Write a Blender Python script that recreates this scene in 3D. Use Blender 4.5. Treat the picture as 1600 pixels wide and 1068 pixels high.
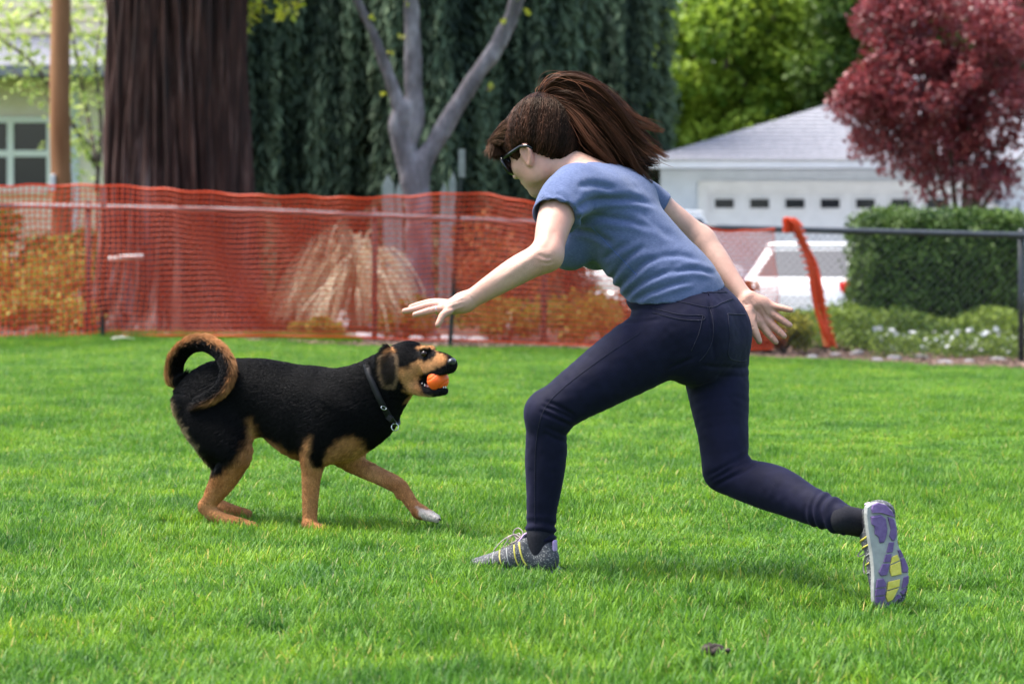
import bpy, bmesh, math, random
import numpy as np
from mathutils import Vector, Matrix
for o in list(bpy.data.objects): bpy.data.objects.remove(o)
SC = bpy.context.scene
COL = SC.collection
R = math.radians
# ---------------------------------------------------------------- camera
FPX, CAMH, HORIZON = 4200.0, 0.91, 380.0      # focal length in photo pixels, eye height, horizon row
cam = bpy.data.cameras.new("camera")
cam.lens = 36.0 * FPX / 1600.0
cam.sensor_width = 36.0
cam.shift_y = -(534.0 - HORIZON) / 1600.0
cam.clip_start, cam.clip_end = 0.1, 2000.0
cam.dof.use_dof = True
cam.dof.focus_distance = 7.75
cam.dof.aperture_fstop = 4.9
cam_ob = bpy.data.objects.new("camera", cam)
cam_ob.location = (0, 0, CAMH)
cam_ob.rotation_euler = (R(90), 0, 0)
COL.objects.link(cam_ob)
SC.camera = cam_ob
# ---------------------------------------------------------------- sky, sun, exposure
SUN_EL, SUN_AZ = R(68), R(-78)                 # azimuth measured from +Y (away from the camera) towards +X
world = bpy.data.worlds.new("World")
SC.world = world
world.use_nodes = True
wn = world.node_tree
for n in list(wn.nodes): wn.nodes.remove(n)
sky = wn.nodes.new("ShaderNodeTexSky")
sky.sky_type = 'NISHITA'
sky.sun_disc = False
sky.sun_elevation = SUN_EL
sky.sun_rotation = SUN_AZ
sky.air_density, sky.dust_density, sky.ozone_density = 1.0, 3.0, 1.0
bg = wn.nodes.new("ShaderNodeBackground")
bg.inputs[1].default_value = 0.15
wo = wn.nodes.new("ShaderNodeOutputWorld")
wn.links.new(sky.outputs[0], bg.inputs[0])
wn.links.new(bg.outputs[0], wo.inputs[0])
sl = bpy.data.lights.new("sun", 'SUN')
sl.energy = 2.9
sl.angle = R(24)
sl.color = (1.0, 0.96, 0.89)
so = bpy.data.objects.new("sun", sl)
sdir = Vector((math.sin(SUN_AZ) * math.cos(SUN_EL), math.cos(SUN_AZ) * math.cos(SUN_EL), math.sin(SUN_EL)))
so.rotation_euler = sdir.to_track_quat('Z', 'Y').to_euler()
so.location = (0, 0, 20)
COL.objects.link(so)
SC.view_settings.view_transform = 'Standard'
SC.view_settings.look = 'None'
SC.view_settings.exposure = 1.68
SC.view_settings.gamma = 1.0
SC.view_settings.use_curve_mapping = False
SC.cycles.use_denoising = True
SC.cycles.max_bounces = 6
SC.cycles.transparent_max_bounces = 12
SC.cycles.caustics_reflective = False
SC.cycles.caustics_refractive = False
# ---------------------------------------------------------------- helpers
def at(px, py, Y):
    """world point that stands at photo column px, row py when it is Y metres away"""
    return np.array([(px - 800.0) / FPX * Y, Y, CAMH - (py - HORIZON) / FPX * Y])
def nrm(v):
    v = np.asarray(v, float); return v / (np.linalg.norm(v) + 1e-12)
def link(o, parent=None):
    COL.objects.link(o)
    if parent is not None: o.parent = parent
    return o
def tag(o, label=None, cat=None, group=None, kind=None):
    if label: o["label"] = label
    if cat: o["category"] = cat
    if group: o["group"] = group
    if kind: o["kind"] = kind
    return o
def empty(name, loc, rz=0.0):
    o = bpy.data.objects.new(name, None); o.location = loc; o.rotation_euler = (0, 0, rz)
    o.empty_display_size = 0.1
    return link(o)
def mesh_np(name, V, F, mat=None, parent=None, smooth=True, off=None, cols=None, colname="Col"):
    """one mesh object from numpy vertices and faces (array of quads/tris, or a list of arrays)"""
    me = bpy.data.meshes.new(name)
    V = np.asarray(V, np.float32)
    if off is not None: V = V - np.asarray(off, np.float32)
    Fs = F if isinstance(F, list) else [F]
    Fs = [np.asarray(f, np.int32) for f in Fs if len(f)]
    me.vertices.add(len(V)); me.vertices.foreach_set("co", V.ravel())
    tot = np.concatenate([np.full(len(f), f.shape[1], np.int32) for f in Fs])
    idx = np.concatenate([f.ravel() for f in Fs])
    st = np.concatenate([[0], np.cumsum(tot)[:-1]]).astype(np.int32)
    me.loops.add(len(idx)); me.loops.foreach_set("vertex_index", idx)
    me.polygons.add(len(tot)); me.polygons.foreach_set("loop_start", st); me.polygons.foreach_set("loop_total", tot)
    if smooth: me.polygons.foreach_set("use_smooth", np.ones(len(tot), bool))
    me.update(calc_edges=True)
    if cols is not None:
        c = np.ones((len(V), 4), np.float32); c[:, :3] = cols
        at_ = me.color_attributes.new(colname, 'FLOAT_COLOR', 'POINT'); at_.data.foreach_set("color", c.ravel())
    o = bpy.data.objects.new(name, me)
    if mat: me.materials.append(mat)
    return link(o, parent)
def obj_pd(name, verts, faces, mat=None, parent=None, smooth=False):
    me = bpy.data.meshes.new(name); me.from_pydata([tuple(v) for v in verts], [], faces); me.update()
    if smooth:
        for p in me.polygons: p.use_smooth = True
    if mat: me.materials.append(mat)
    return link(bpy.data.objects.new(name, me), parent)
def share(src, name, parent, loc=(0, 0, 0), rot=(0, 0, 0), scale=(1, 1, 1)):
    """another object on the same mesh data"""
    o = bpy.data.objects.new(name, src.data); o.location = loc; o.rotation_euler = rot; o.scale = scale
    return link(o, parent)
class MB:
    """collects boxes, tubes and lathes; build() links them as one mesh object"""
    def __init__(s): s.v, s.f, s.n = [], [], 0
    def add(s, V, F):
        V = np.asarray(V, float); s.v.append(V); s.f += [tuple(int(i) + s.n for i in f) for f in F]; s.n += len(V); return s
    def box(s, lo, hi, bev=0.0):
        x0, y0, z0 = lo; x1, y1, z1 = hi
        if bev <= 0:
            V = [(x0,y0,z0),(x1,y0,z0),(x1,y1,z0),(x0,y1,z0),(x0,y0,z1),(x1,y0,z1),(x1,y1,z1),(x0,y1,z1)]
            return s.add(V, [(0,3,2,1),(4,5,6,7),(0,1,5,4),(1,2,6,5),(2,3,7,6),(3,0,4,7)])
        bm = bmesh.new(); bmesh.ops.create_cube(bm, size=1.0)
        for v in bm.verts:
            v.co = Vector(((x0+x1)/2 + v.co.x*(x1-x0), (y0+y1)/2 + v.co.y*(y1-y0), (z0+z1)/2 + v.co.z*(z1-z0)))
        bmesh.ops.bevel(bm, geom=bm.edges[:], offset=bev, segments=2, affect='EDGES', profile=0.5)
        bm.verts.index_update()
        s.add([v.co[:] for v in bm.verts], [[v.index for v in f.verts] for f in bm.faces]); bm.free(); return s
    def tube(s, pts, rad, n=8, cap=True, flat=None):
        pts = [np.asarray(p, float) for p in pts]; m = len(pts)
        rad = [rad] * m if np.isscalar(rad) else rad
        V, F = [], []; prev = None
        for i, p in enumerate(pts):
            t = nrm(pts[min(i+1, m-1)] - pts[max(i-1, 0)])
            a = np.array([0, 0, 1.0]) if abs(t[2]) < 0.9 else np.array([1.0, 0, 0])
            if prev is not None: a = prev
            u = nrm(a - t * np.dot(a, t)); w = np.cross(t, u); prev = u
            for k in range(n):
                an = 2 * math.pi * k / n
                V.append(p + rad[i] * (u * math.cos(an) + w * math.sin(an) * (flat or 1.0)))
        for i in range(m - 1):
            for k in range(n):
                k2 = (k + 1) % n
                F.append((i*n+k, i*n+k2, (i+1)*n+k2, (i+1)*n+k))
        if cap: F.append(tuple(range(n))[::-1]); F.append(tuple(range((m-1)*n, m*n)))
        return s.add(V, F)
    def poly_prism(s, pts2, y0, y1):
        """outline in x,z swept from y0 to y1"""
        n = len(pts2)
        V = [(x, y0, z) for x, z in pts2] + [(x, y1, z) for x, z in pts2]
        F = [tuple(range(n)), tuple(range(n, 2*n))[::-1]] + [(i, i+n, (i+1) % n + n, (i+1) % n) for i in range(n)]
        return s.add(V, F)
    def build(s, name, mat=None, parent=None, smooth=False, off=None):
        V = np.concatenate(s.v)
        if off is not None: V = V - np.asarray(off)
        return obj_pd(name, V, s.f, mat, parent, smooth)
# ---------------------------------------------------------------- materials
def new_mat(name):
    m = bpy.data.materials.new(name); m.use_nodes = True
    nt = m.node_tree; b = nt.nodes["Principled BSDF"]
    return m, nt, b
def N(nt, typ, **kw):
    n = nt.nodes.new(typ)
    for k, v in kw.items():
        if k in n.inputs.keys(): n.inputs[k].default_value = v
        else: setattr(n, k, v)
    return n
def ramp(nt, stops):
    n = nt.nodes.new("ShaderNodeValToRGB"); e = n.color_ramp.elements
    while len(e) < len(stops): e.new(0.5)
    for i, (p, c) in enumerate(stops):
        e[i].position = p; e[i].color = (*c, 1.0) if len(c) == 3 else c
    return n
def mat_noise(name, c1, c2, scale=8.0, rough=0.8, bump=0.0, bscale=None, detail=6.0, stretch=None, coords="Object", spec=0.3, dist=0.02, metal=0.0, lo=0.35, hi=0.65, trans=0.0):
    """two-tone procedural material with matching relief"""
    m, nt, b = new_mat(name)
    tc = N(nt, "ShaderNodeTexCoord"); src = tc.outputs[coords]
    if stretch:
        mp = N(nt, "ShaderNodeMapping"); mp.inputs["Scale"].default_value = stretch
        nt.links.new(src, mp.inputs[0]); src = mp.outputs[0]
    nz = N(nt, "ShaderNodeTexNoise", Scale=scale, Detail=detail, Roughness=0.6); nt.links.new(src, nz.inputs["Vector"])
    cr = ramp(nt, [(lo, c1), (hi, c2)]); nt.links.new(nz.outputs[0], cr.inputs[0])
    nt.links.new(cr.outputs[0], b.inputs["Base Color"])
    b.inputs["Roughness"].default_value = rough; b.inputs["Specular IOR Level"].default_value = spec; b.inputs["Metallic"].default_value = metal
    if bump:
        nb = N(nt, "ShaderNodeTexNoise", Scale=bscale or scale * 2, Detail=5.0); nt.links.new(src, nb.inputs["Vector"])
        bp = N(nt, "ShaderNodeBump", Strength=bump, Distance=dist); nt.links.new(nb.outputs[0], bp.inputs["Height"])
        nt.links.new(bp.outputs[0], b.inputs["Normal"])
    return m
def mat_leaf(name, c1, c2, rough=0.55, trans=0.35, attr=True, spec=0.25):
    """leaf material: colour varies leaf by leaf, light comes through"""
    m, nt, b = new_mat(name)
    a = N(nt, "ShaderNodeAttribute", attribute_name="tint")
    cr = ramp(nt, [(0.0, c1), (1.0, c2)]); nt.links.new(a.outputs["Fac"], cr.inputs[0])
    nt.links.new(cr.outputs[0], b.inputs["Base Color"])
    b.inputs["Roughness"].default_value = rough; b.inputs["Specular IOR Level"].default_value = spec
    t = N(nt, "ShaderNodeBsdfTranslucent"); nt.links.new(cr.outputs[0], t.inputs[0])
    mx = N(nt, "ShaderNodeMixShader"); mx.inputs[0].default_value = trans
    out = nt.nodes["Material Output"]
    nt.links.new(b.outputs[0], mx.inputs[1]); nt.links.new(t.outputs[0], mx.inputs[2]); nt.links.new(mx.outputs[0], out.inputs[0])
    return m
def mat_attr(name, rough=0.6, spec=0.3, bump=0.0, bscale=200.0, sheen=0.0, sss=0.0, colname="Col"):
    """surface whose own colouring is stored on its vertices (coat pattern, skin tone)"""
    m, nt, b = new_mat(name)
    a = N(nt, "ShaderNodeAttribute", attribute_name=colname); nt.links.new(a.outputs["Color"], b.inputs["Base Color"])
    b.inputs["Roughness"].default_value = rough; b.inputs["Specular IOR Level"].default_value = spec
    b.inputs["Sheen Weight"].default_value = sheen
    if sss:
        b.inputs["Subsurface Weight"].default_value = sss; b.inputs["Subsurface Scale"].default_value = 0.01
        b.inputs["Subsurface Radius"].default_value = (1.0, 0.35, 0.2)
    if bump:
        tc = N(nt, "ShaderNodeTexCoord"); nb = N(nt, "ShaderNodeTexNoise", Scale=bscale, Detail=3.0); nt.links.new(tc.outputs["Object"], nb.inputs["Vector"])
        bp = N(nt, "ShaderNodeBump", Strength=bump, Distance=0.002); nt.links.new(nb.outputs[0], bp.inputs["Height"]); nt.links.new(bp.outputs[0], b.inputs["Normal"])
    return m
# ---------------------------------------------------------------- organic shapes: a blended distance field meshed on a grid
def smin(a, b, k):
    if k <= 0: return np.minimum(a, b)
    h = np.maximum(k - np.abs(a - b), 0.0) / k
    return np.minimum(a, b) - h * h * (k * 0.25)
def catmull(keys, n):
    K = np.asarray(keys, float); m = len(K)
    if m == 2: return np.array([K[0] + (K[1]-K[0]) * i / n for i in range(n+1)])
    out = []
    for i in range(m - 1):
        p0, p1, p2, p3 = K[max(i-1, 0)], K[i], K[i+1], K[min(i+2, m-1)]
        for j in range(n):
            t = j / n
            out.append(0.5 * (2*p1 + (p2-p0)*t + (2*p0-5*p1+4*p2-p3)*t*t + (3*p1-p0-3*p2+p3)*t**3))
    out.append(K[-1])
    return np.array(out)
class Vol:
    def __init__(s, lo, hi, h):
        s.lo = np.asarray(lo, float); s.h = h
        s.n = np.ceil((np.asarray(hi) - s.lo) / h).astype(int) + 1
        s.F = np.full(s.n, 0.5, np.float32)
    def sub(s, lo, hi):
        a = np.clip(np.floor((np.asarray(lo) - s.lo) / s.h).astype(int), 0, s.n)
        b = np.clip(np.ceil((np.asarray(hi) - s.lo) / s.h).astype(int) + 1, 0, s.n)
        ax = [(s.lo[i] + s.h * np.arange(a[i], b[i])).astype(np.float32) for i in range(3)]
        sl = tuple(slice(a[i], b[i]) for i in range(3))
        return sl, ax[0][:, None, None], ax[1][None, :, None], ax[2][None, None, :]
    def chain(s, keys, k=0.02, hint=(0, 1, 0), n=4, infl=0.0, op="add", field=None):
        """keys: (point, ru[, rv]); ru lies along the hint direction"""
        K = []
        for q in keys:
            p, ru = q[0], q[1]; rv = q[2] if len(q) > 2 else q[1]
            hv = q[3] if len(q) > 3 else hint
            K.append([*p, ru, rv, *hv])
        S = catmull(K, n) if len(K) > 1 else np.array(K + K) + np.array([[0]*8, [0, 0, 1e-4] + [0]*5])
        S[:, 3:5] = np.maximum(S[:, 3:5] + infl, 1e-4)
        rm = S[:, 3:5].max()
        lo = S[:, :3].min(0) - rm - k - 3*s.h; hi = S[:, :3].max(0) + rm + k + 3*s.h
        sl, X, Y, Z = s.sub(lo, hi)
        T = np.full(s.F[sl].shape, 0.5, np.float32)
        base = [sl[i].start for i in range(3)]
        for i in range(len(S) - 1):
            a, b = S[i], S[i+1]
            w = b[:3] - a[:3]; L = np.linalg.norm(w)
            if L < 1e-7: continue
            w = w / L; r = max(a[3], a[4], b[3], b[4])
            l2 = np.minimum(a[:3], b[:3]) - r - k - 2*s.h; h2 = np.maximum(a[:3], b[:3]) + r + k + 2*s.h
            s2, X, Y, Z = s.sub(l2, h2)
            loc = tuple(slice(max(s2[j].start - base[j], 0), max(s2[j].stop - base[j], 0)) for j in range(3))
            dx, dy, dz = X - a[0], Y - a[1], Z - a[2]
            if dx.size * dy.size * dz.size == 0: continue
            al = dx*w[0] + dy*w[1] + dz*w[2]
            t = np.clip(al / L, 0, 1)
            ex = al - t * L
            hv = a[5:8]; u = hv - w * np.dot(hv, w)
            if np.linalg.norm(u) < 1e-6: u = np.cross(w, [0.3, 0.5, 0.8])
            u = u / np.linalg.norm(u); v = np.cross(w, u)
            du = dx*u[0] + dy*u[1] + dz*u[2]; dv = dx*v[0] + dy*v[1] + dz*v[2]
            ru = a[3] + (b[3]-a[3]) * t; rv = a[4] + (b[4]-a[4]) * t
            m = np.minimum(ru, rv)
            q = np.sqrt((du/ru)**2 + (dv/rv)**2 + (ex/m)**2)
            d = (q - 1) * m
            T[loc] = np.minimum(T[loc], d)
        if field is not None: return sl, T
        s.put(sl, T, k, op); return s
    def put(s, sl, T, k, op="add"):
        if op == "add": s.F[sl] = smin(s.F[sl], T, k)
        elif op == "cut": s.F[sl] = -smin(-s.F[sl], T, k)
    def ell(s, c, r, k=0.02, ax=None, op="add", infl=0.0):
        """ellipsoid; ax = three row vectors"""
        r = np.asarray(r, float) + infl; A = np.eye(3) if ax is None else np.asarray(ax, float); c = np.asarray(c, float)
        m = r.max() + k + 3*s.h
        sl, X, Y, Z = s.sub(c - m, c + m)
        dx, dy, dz = X - c[0], Y - c[1], Z - c[2]
        q = 0
        for i in range(3): q = q + ((dx*A[i, 0] + dy*A[i, 1] + dz*A[i, 2]) / r[i])**2
        s.put(sl, (np.sqrt(q) - 1) * r.min(), k, op); return s
    def plane(s, p, n_, lo=None, hi=None, k=0.0):
        """cut away everything on the side n_ points to (inside the box lo..hi)"""
        n_ = nrm(n_); p = np.asarray(p, float)
        sl, X, Y, Z = s.sub(s.lo if lo is None else lo, s.lo + s.n*s.h if hi is None else hi)
        d = (X-p[0])*n_[0] + (Y-p[1])*n_[1] + (Z-p[2])*n_[2]
        f = s.F[sl]
        s.F[sl] = np.maximum(f, d) if k <= 0 else -smin(-f, -d, k)
        return s
    def mesh(s, smooth=1):
        F = s.F
        Bn = F < 0
        c = np.zeros(np.array(F.shape) - 1, np.uint8)
        for i in (0, 1):
            for j in (0, 1):
                for k in (0, 1):
                    c += Bn[i:Bn.shape[0]-1+i, j:Bn.shape[1]-1+j, k:Bn.shape[2]-1+k]
        act = np.nonzero((c > 0) & (c < 8))
        I = np.stack(act, 1)
        idx = np.full(c.shape, -1, np.int32); idx[act] = np.arange(len(I))
        cor = [(i, j, k) for i in (0, 1) for j in (0, 1) for k in (0, 1)]
        val = np.stack([F[I[:, 0]+a, I[:, 1]+b, I[:, 2]+d] for a, b, d in cor], 1)
        acc = np.zeros((len(I), 3)); cnt = np.zeros(len(I))
        for a in range(8):
            for b in range(a+1, 8):
                da = np.array(cor[b]) - np.array(cor[a])
                if np.abs(da).sum() != 1: continue
                va, vb = val[:, a], val[:, b]
                m = (va < 0) != (vb < 0)
                t = np.where(m, va / np.where(m, va - vb, 1), 0)
                acc += np.where(m[:, None], np.array(cor[a]) + t[:, None] * da, 0); cnt += m
        V = s.lo + s.h * (I + acc / cnt[:, None])
        Q = []
        for ax in range(3):
            sl0 = [slice(None)]*3; sl1 = [slice(None)]*3
            sl0[ax] = slice(0, -1); sl1[ax] = slice(1, None)
            b0, b1 = Bn[tuple(sl0)], Bn[tuple(sl1)]
            E = np.stack(np.nonzero(b0 != b1), 1)
            o1, o2 = [(1, 2), (2, 0), (0, 1)][ax]
            E = E[(E[:, o1] > 0) & (E[:, o2] > 0) & (E[:, o1] < F.shape[o1]-1) & (E[:, o2] < F.shape[o2]-1)]
            ins = b0[E[:, 0], E[:, 1], E[:, 2]]
            def cell(d1, d2):
                e = E.copy(); e[:, o1] += d1; e[:, o2] += d2
                return idx[e[:, 0], e[:, 1], e[:, 2]]
            q = np.stack([cell(-1, -1), cell(0, -1), cell(0, 0), cell(-1, 0)], 1)
            q[~ins] = q[~ins][:, ::-1]
            Q.append(q)
        Q = np.concatenate(Q); Q = Q[(Q >= 0).all(1)]
        for _ in range(smooth): V = relax(V, Q)
        return V, Q
def relax(V, Q, w=0.5):
    acc = np.zeros_like(V); cnt = np.zeros(len(V))
    n = Q.shape[1]
    for i in range(n):
        a, b = Q[:, i], Q[:, (i+1) % n]
        for d in range(3): acc[:, d] += np.bincount(a, V[b, d], len(V)) + np.bincount(b, V[a, d], len(V))
        cnt += np.bincount(a, minlength=len(V)) + np.bincount(b, minlength=len(V))
    return V * (1-w) + w * acc / np.maximum(cnt, 1)[:, None]
def normals(V, Q):
    fn = np.cross(V[Q[:, 2]] - V[Q[:, 0]], V[Q[:, -1]] - V[Q[:, 1]])
    nv = np.zeros_like(V)
    for i in range(Q.shape[1]):
        for d in range(3): nv[:, d] += np.bincount(Q[:, i], fn[:, d], len(V))
    return nv / (np.linalg.norm(nv, axis=1)[:, None] + 1e-12)
def vnoise(P, seed=0):
    """smooth value noise in -1..1"""
    P = np.asarray(P, float); I = np.floor(P).astype(np.int64); f = P - I; f = f*f*(3-2*f)
    def hsh(i, j, k):
        h = (i*374761393 + j*668265263 + k*2147483647 + seed*144664) & 0xffffffff
        h = ((h ^ (h >> 13)) * 1274126177) & 0xffffffff
        return ((h ^ (h >> 16)) & 0xffff) / 32767.5 - 1
    r = 0
    for a in (0, 1):
        for b in (0, 1):
            for c in (0, 1):
                w = (f[:, 0] if a else 1-f[:, 0]) * (f[:, 1] if b else 1-f[:, 1]) * (f[:, 2] if c else 1-f[:, 2])
                r = r + w * hsh(I[:, 0]+a, I[:, 1]+b, I[:, 2]+c)
    return r
def sstep(a, b, x):
    t = np.clip((x - a) / (b - a), 0, 1); return t*t*(3-2*t)
def project(P):
    """photo column and row of world points"""
    return 800 + P[:, 0] / P[:, 1] * FPX, HORIZON + (CAMH - P[:, 2]) / P[:, 1] * FPX
def in_poly(px, py, poly):
    """signed distance (pixels, negative inside) to an outline"""
    poly = np.asarray(poly, float); n = len(poly)
    d = np.full(len(px), 1e9); ins = np.zeros(len(px), bool)
    for i in range(n):
        a, b = poly[i], poly[(i+1) % n]; e = b - a
        wx, wy = px - a[0], py - a[1]
        t = np.clip((wx*e[0] + wy*e[1]) / (e @ e + 1e-9), 0, 1)
        d = np.minimum(d, np.hypot(wx - t*e[0], wy - t*e[1]))
        c = (a[1] > py) != (b[1] > py)
        with np.errstate(divide='ignore', invalid='ignore'):
            xi = (b[0]-a[0]) * (py - a[1]) / (b[1]-a[1] + 1e-12) + a[0]
        ins ^= c & (px < xi)
    return np.where(ins, -d, d)
def sample_faces(V, Q, n, rng, weight=None):
    """n random points on a quad mesh: position, face index, bilinear weights"""
    a, b, c, d = V[Q[:, 0]], V[Q[:, 1]], V[Q[:, 2]], V[Q[:, 3]]
    ar = 0.5 * np.linalg.norm(np.cross(c-a, d-b), axis=1)
    if weight is not None: ar = ar * weight
    cs = np.cumsum(ar); fi = np.searchsorted(cs, rng.random(n) * cs[-1]).clip(0, len(Q)-1)
    u, v = rng.random(n), rng.random(n)
    W = np.stack([(1-u)*(1-v), u*(1-v), u*v, (1-u)*v], 1)
    P = (V[Q[fi]] * W[:, :, None]).sum(1)
    return P, fi, W
def hair_obj(name, pts, rad, mat, parent=None, off=None, cols=None):
    """strands: pts (n, m, 3), rad (m,) or (n, m)"""
    n, m = pts.shape[:2]
    hc = bpy.data.hair_curves.new(name); hc.add_curves([m] * n)
    P = pts.reshape(-1, 3).astype(np.float32)
    if off is not None: P = P - np.asarray(off, np.float32)
    hc.attributes["position"].data.foreach_set("vector", P.ravel())
    ra = hc.attributes.get("radius") or hc.attributes.new("radius", 'FLOAT', 'POINT')
    ra.data.foreach_set("value", np.broadcast_to(np.asarray(rad, np.float32), (n, m)).astype(np.float32).ravel())
    if cols is not None:
        c = np.ones((n, 4), np.float32); c[:, :3] = cols
        ca = hc.attributes.new("Col", 'FLOAT_COLOR', 'CURVE'); ca.data.foreach_set("color", c.ravel())
    if mat: hc.materials.append(mat)
    hc.update_tag()
    return link(bpy.data.objects.new(name, hc), parent)
def torus(name, c, r, t, axis, mat, parent, off, seg=24, n=8, sx=1.0):
    axis = nrm(axis); u = nrm(np.cross(axis, [.3, .2, .9])); w = np.cross(axis, u); V, F = [], []
    for i in range(seg):
        an = 2*math.pi*i/seg; d = u*math.cos(an) + w*math.sin(an)*sx
        for k in range(n):
            bn = 2*math.pi*k/n; V.append(np.asarray(c) + d*r + (nrm(d)*math.cos(bn) + axis*math.sin(bn))*t - np.asarray(off))
    for i in range(seg):
        for k in range(n): F.append((i*n+k, ((i+1) % seg)*n+k, ((i+1) % seg)*n+(k+1) % n, i*n+(k+1) % n))
    return obj_pd(name, V, F, mat, parent, True)
def uvball(name, c, r, mat, parent, off, seg=20, rings=12, rot=None):
    V, F = [], []
    for i in range(rings + 1):
        th = math.pi * i / rings
        for j in range(seg):
            ph = 2 * math.pi * j / seg
            p = np.array([math.sin(th) * math.cos(ph) * r[0], math.sin(th) * math.sin(ph) * r[1], math.cos(th) * r[2]])
            V.append(np.asarray(c) + (rot @ p if rot is not None else p) - np.asarray(off))
    for i in range(rings):
        for j in range(seg):
            F.append((i*seg+j, (i+1)*seg+j, (i+1)*seg+(j+1) % seg, i*seg+(j+1) % seg))
    return obj_pd(name, V, F, mat, parent, True)
def creases(X, Nn, px, py, lines, seed=0):
    """relief along lines given in photo pixels: a groove with a raised lip; (points, width, depth)"""
    f = np.zeros(len(X)); wob = 2.0 * vnoise(X * 16, seed) + 1.0 * vnoise(X * 40, seed + 1); face = np.where(Nn[:, 1] < .30, 1.0, 0.0)
    for pts, w, amp in lines:
        P = catmull([[float(x_), float(y_)] for x_, y_ in pts], 6); m_ = len(P)
        best = np.full(len(X), 1e9); sd = np.zeros(len(X)); tt = np.zeros(len(X))
        for i in range(m_ - 1):
            e = P[i+1] - P[i]; L2 = e @ e + 1e-9; wx_, wy_ = px - P[i, 0], py - P[i, 1]
            t = np.clip((wx_*e[0] + wy_*e[1]) / L2, 0, 1); dd = np.hypot(wx_ - t*e[0], wy_ - t*e[1]); s_ = np.sign(e[0]*wy_ - e[1]*wx_)
            m = dd < best; best = np.where(m, dd, best); sd = np.where(m, s_, sd); tt = np.where(m, (i + t)/(m_ - 1), tt)
        q = best*sd + wob*w*.18; end = sstep(0, .22, tt) * sstep(1, .72, tt) * sstep(5*w, 3*w, best)
        f += amp * end * face * (-np.exp(-(q/w)**2) + .75*np.exp(-((q - 1.9*w)/(1.15*w))**2) + .35*np.exp(-((q + 2.1*w)/(1.3*w))**2))
    return f
# ================================================================ ground
rng = np.random.default_rng(2)
def gz(x, y):
    x, y = np.asarray(x, float), np.asarray(y, float)
    z = -.034 * np.clip(x + 2.4, 0, 11) * sstep(12, 25, y)
    z = z - .052 * np.clip(x - .08, 0, 3) * sstep(15, 8.5, y) - .022 * np.exp(-(((x - 1.0) / .40)**2 + ((y - 6.95) / .5)**2))
    z = z - .28 * sstep(30, 37, y) * sstep(0.5, 3.0, x)
    z = z + .012 * np.sin(x * 1.3 + .4 * y) * np.sin(y * .9 + 1) * sstep(9.5, 12, y)
    return z
def grid_sheet(name, xs, ys, mat, dz=0.0, fn=gz, parent=None):
    X, Y = np.meshgrid(xs, ys, indexing='ij'); Z = fn(X, Y) + dz
    V = np.stack([X, Y, Z], 2).reshape(-1, 3); n, m = len(xs), len(ys)
    i, j = np.meshgrid(np.arange(n-1), np.arange(m-1), indexing='ij')
    q = np.stack([i*m+j, (i+1)*m+j, (i+1)*m+j+1, i*m+j+1], 2).reshape(-1, 4)
    return mesh_np(name, V, q, mat, parent)
M_ground, nt, b = new_mat("soil_and_thatch")
g_ = N(nt, "ShaderNodeNewGeometry"); n1 = N(nt, "ShaderNodeTexNoise", Scale=3.0, Detail=8.0, Roughness=.7); nt.links.new(g_.outputs["Position"], n1.inputs["Vector"])
cr = ramp(nt, [(.35, (.030, .070, .012)), (.55, (.050, .110, .018)), (.70, (.075, .085, .030))]); nt.links.new(n1.outputs[0], cr.inputs[0]); nt.links.new(cr.outputs[0], b.inputs["Base Color"])
b.inputs["Roughness"].default_value = 1.0; b.inputs["Specular IOR Level"].default_value = 0.05
xs = np.unique(np.concatenate([np.linspace(-300, -14, 12), np.linspace(-14, 14, 141), np.linspace(14, 300, 12)]))
ys = np.unique(np.concatenate([np.linspace(-60, 2, 8), np.linspace(2, 46, 221), np.linspace(46, 600, 20)]))
tag(grid_sheet("ground", xs, ys, M_ground), kind="structure")
# planting bed: bark mulch from the fence line back; its front edge wanders
def bed_front(x): return 24.55 + .25 * np.sin(x * .9) + .18 * np.sin(x * 2.3 + 1) + .5 * sstep(4.0, -1.0, x) - .15 * sstep(2.5, 4.8, x)
M_mulch = mat_noise("bark_mulch", (.060, .030, .020), (.165, .095, .068), 22, rough=.95, bump=.9, bscale=60, dist=.03, coords="Object")
bx_ = np.linspace(-16, 16, 201); V, F = [], []
depth = np.linspace(0, 1, 30)
for x in bx_:
    y0 = float(bed_front(x)); y1 = 34.0
    for t in depth:
        y = y0 + (y1 - y0) * t; V.append((x, y, float(gz(x, y)) + .012 + .03 * math.sin(x*7 + y*3) * math.sin(y*5 + x) * (t > 0)))
nd = len(depth)
F = [(i*nd+j, (i+1)*nd+j, (i+1)*nd+j+1, i*nd+j+1) for i in range(len(bx_)-1) for j in range(nd-1)]
tag(obj_pd("planting_bed", V, F, M_mulch, None, True), kind="structure")
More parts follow.
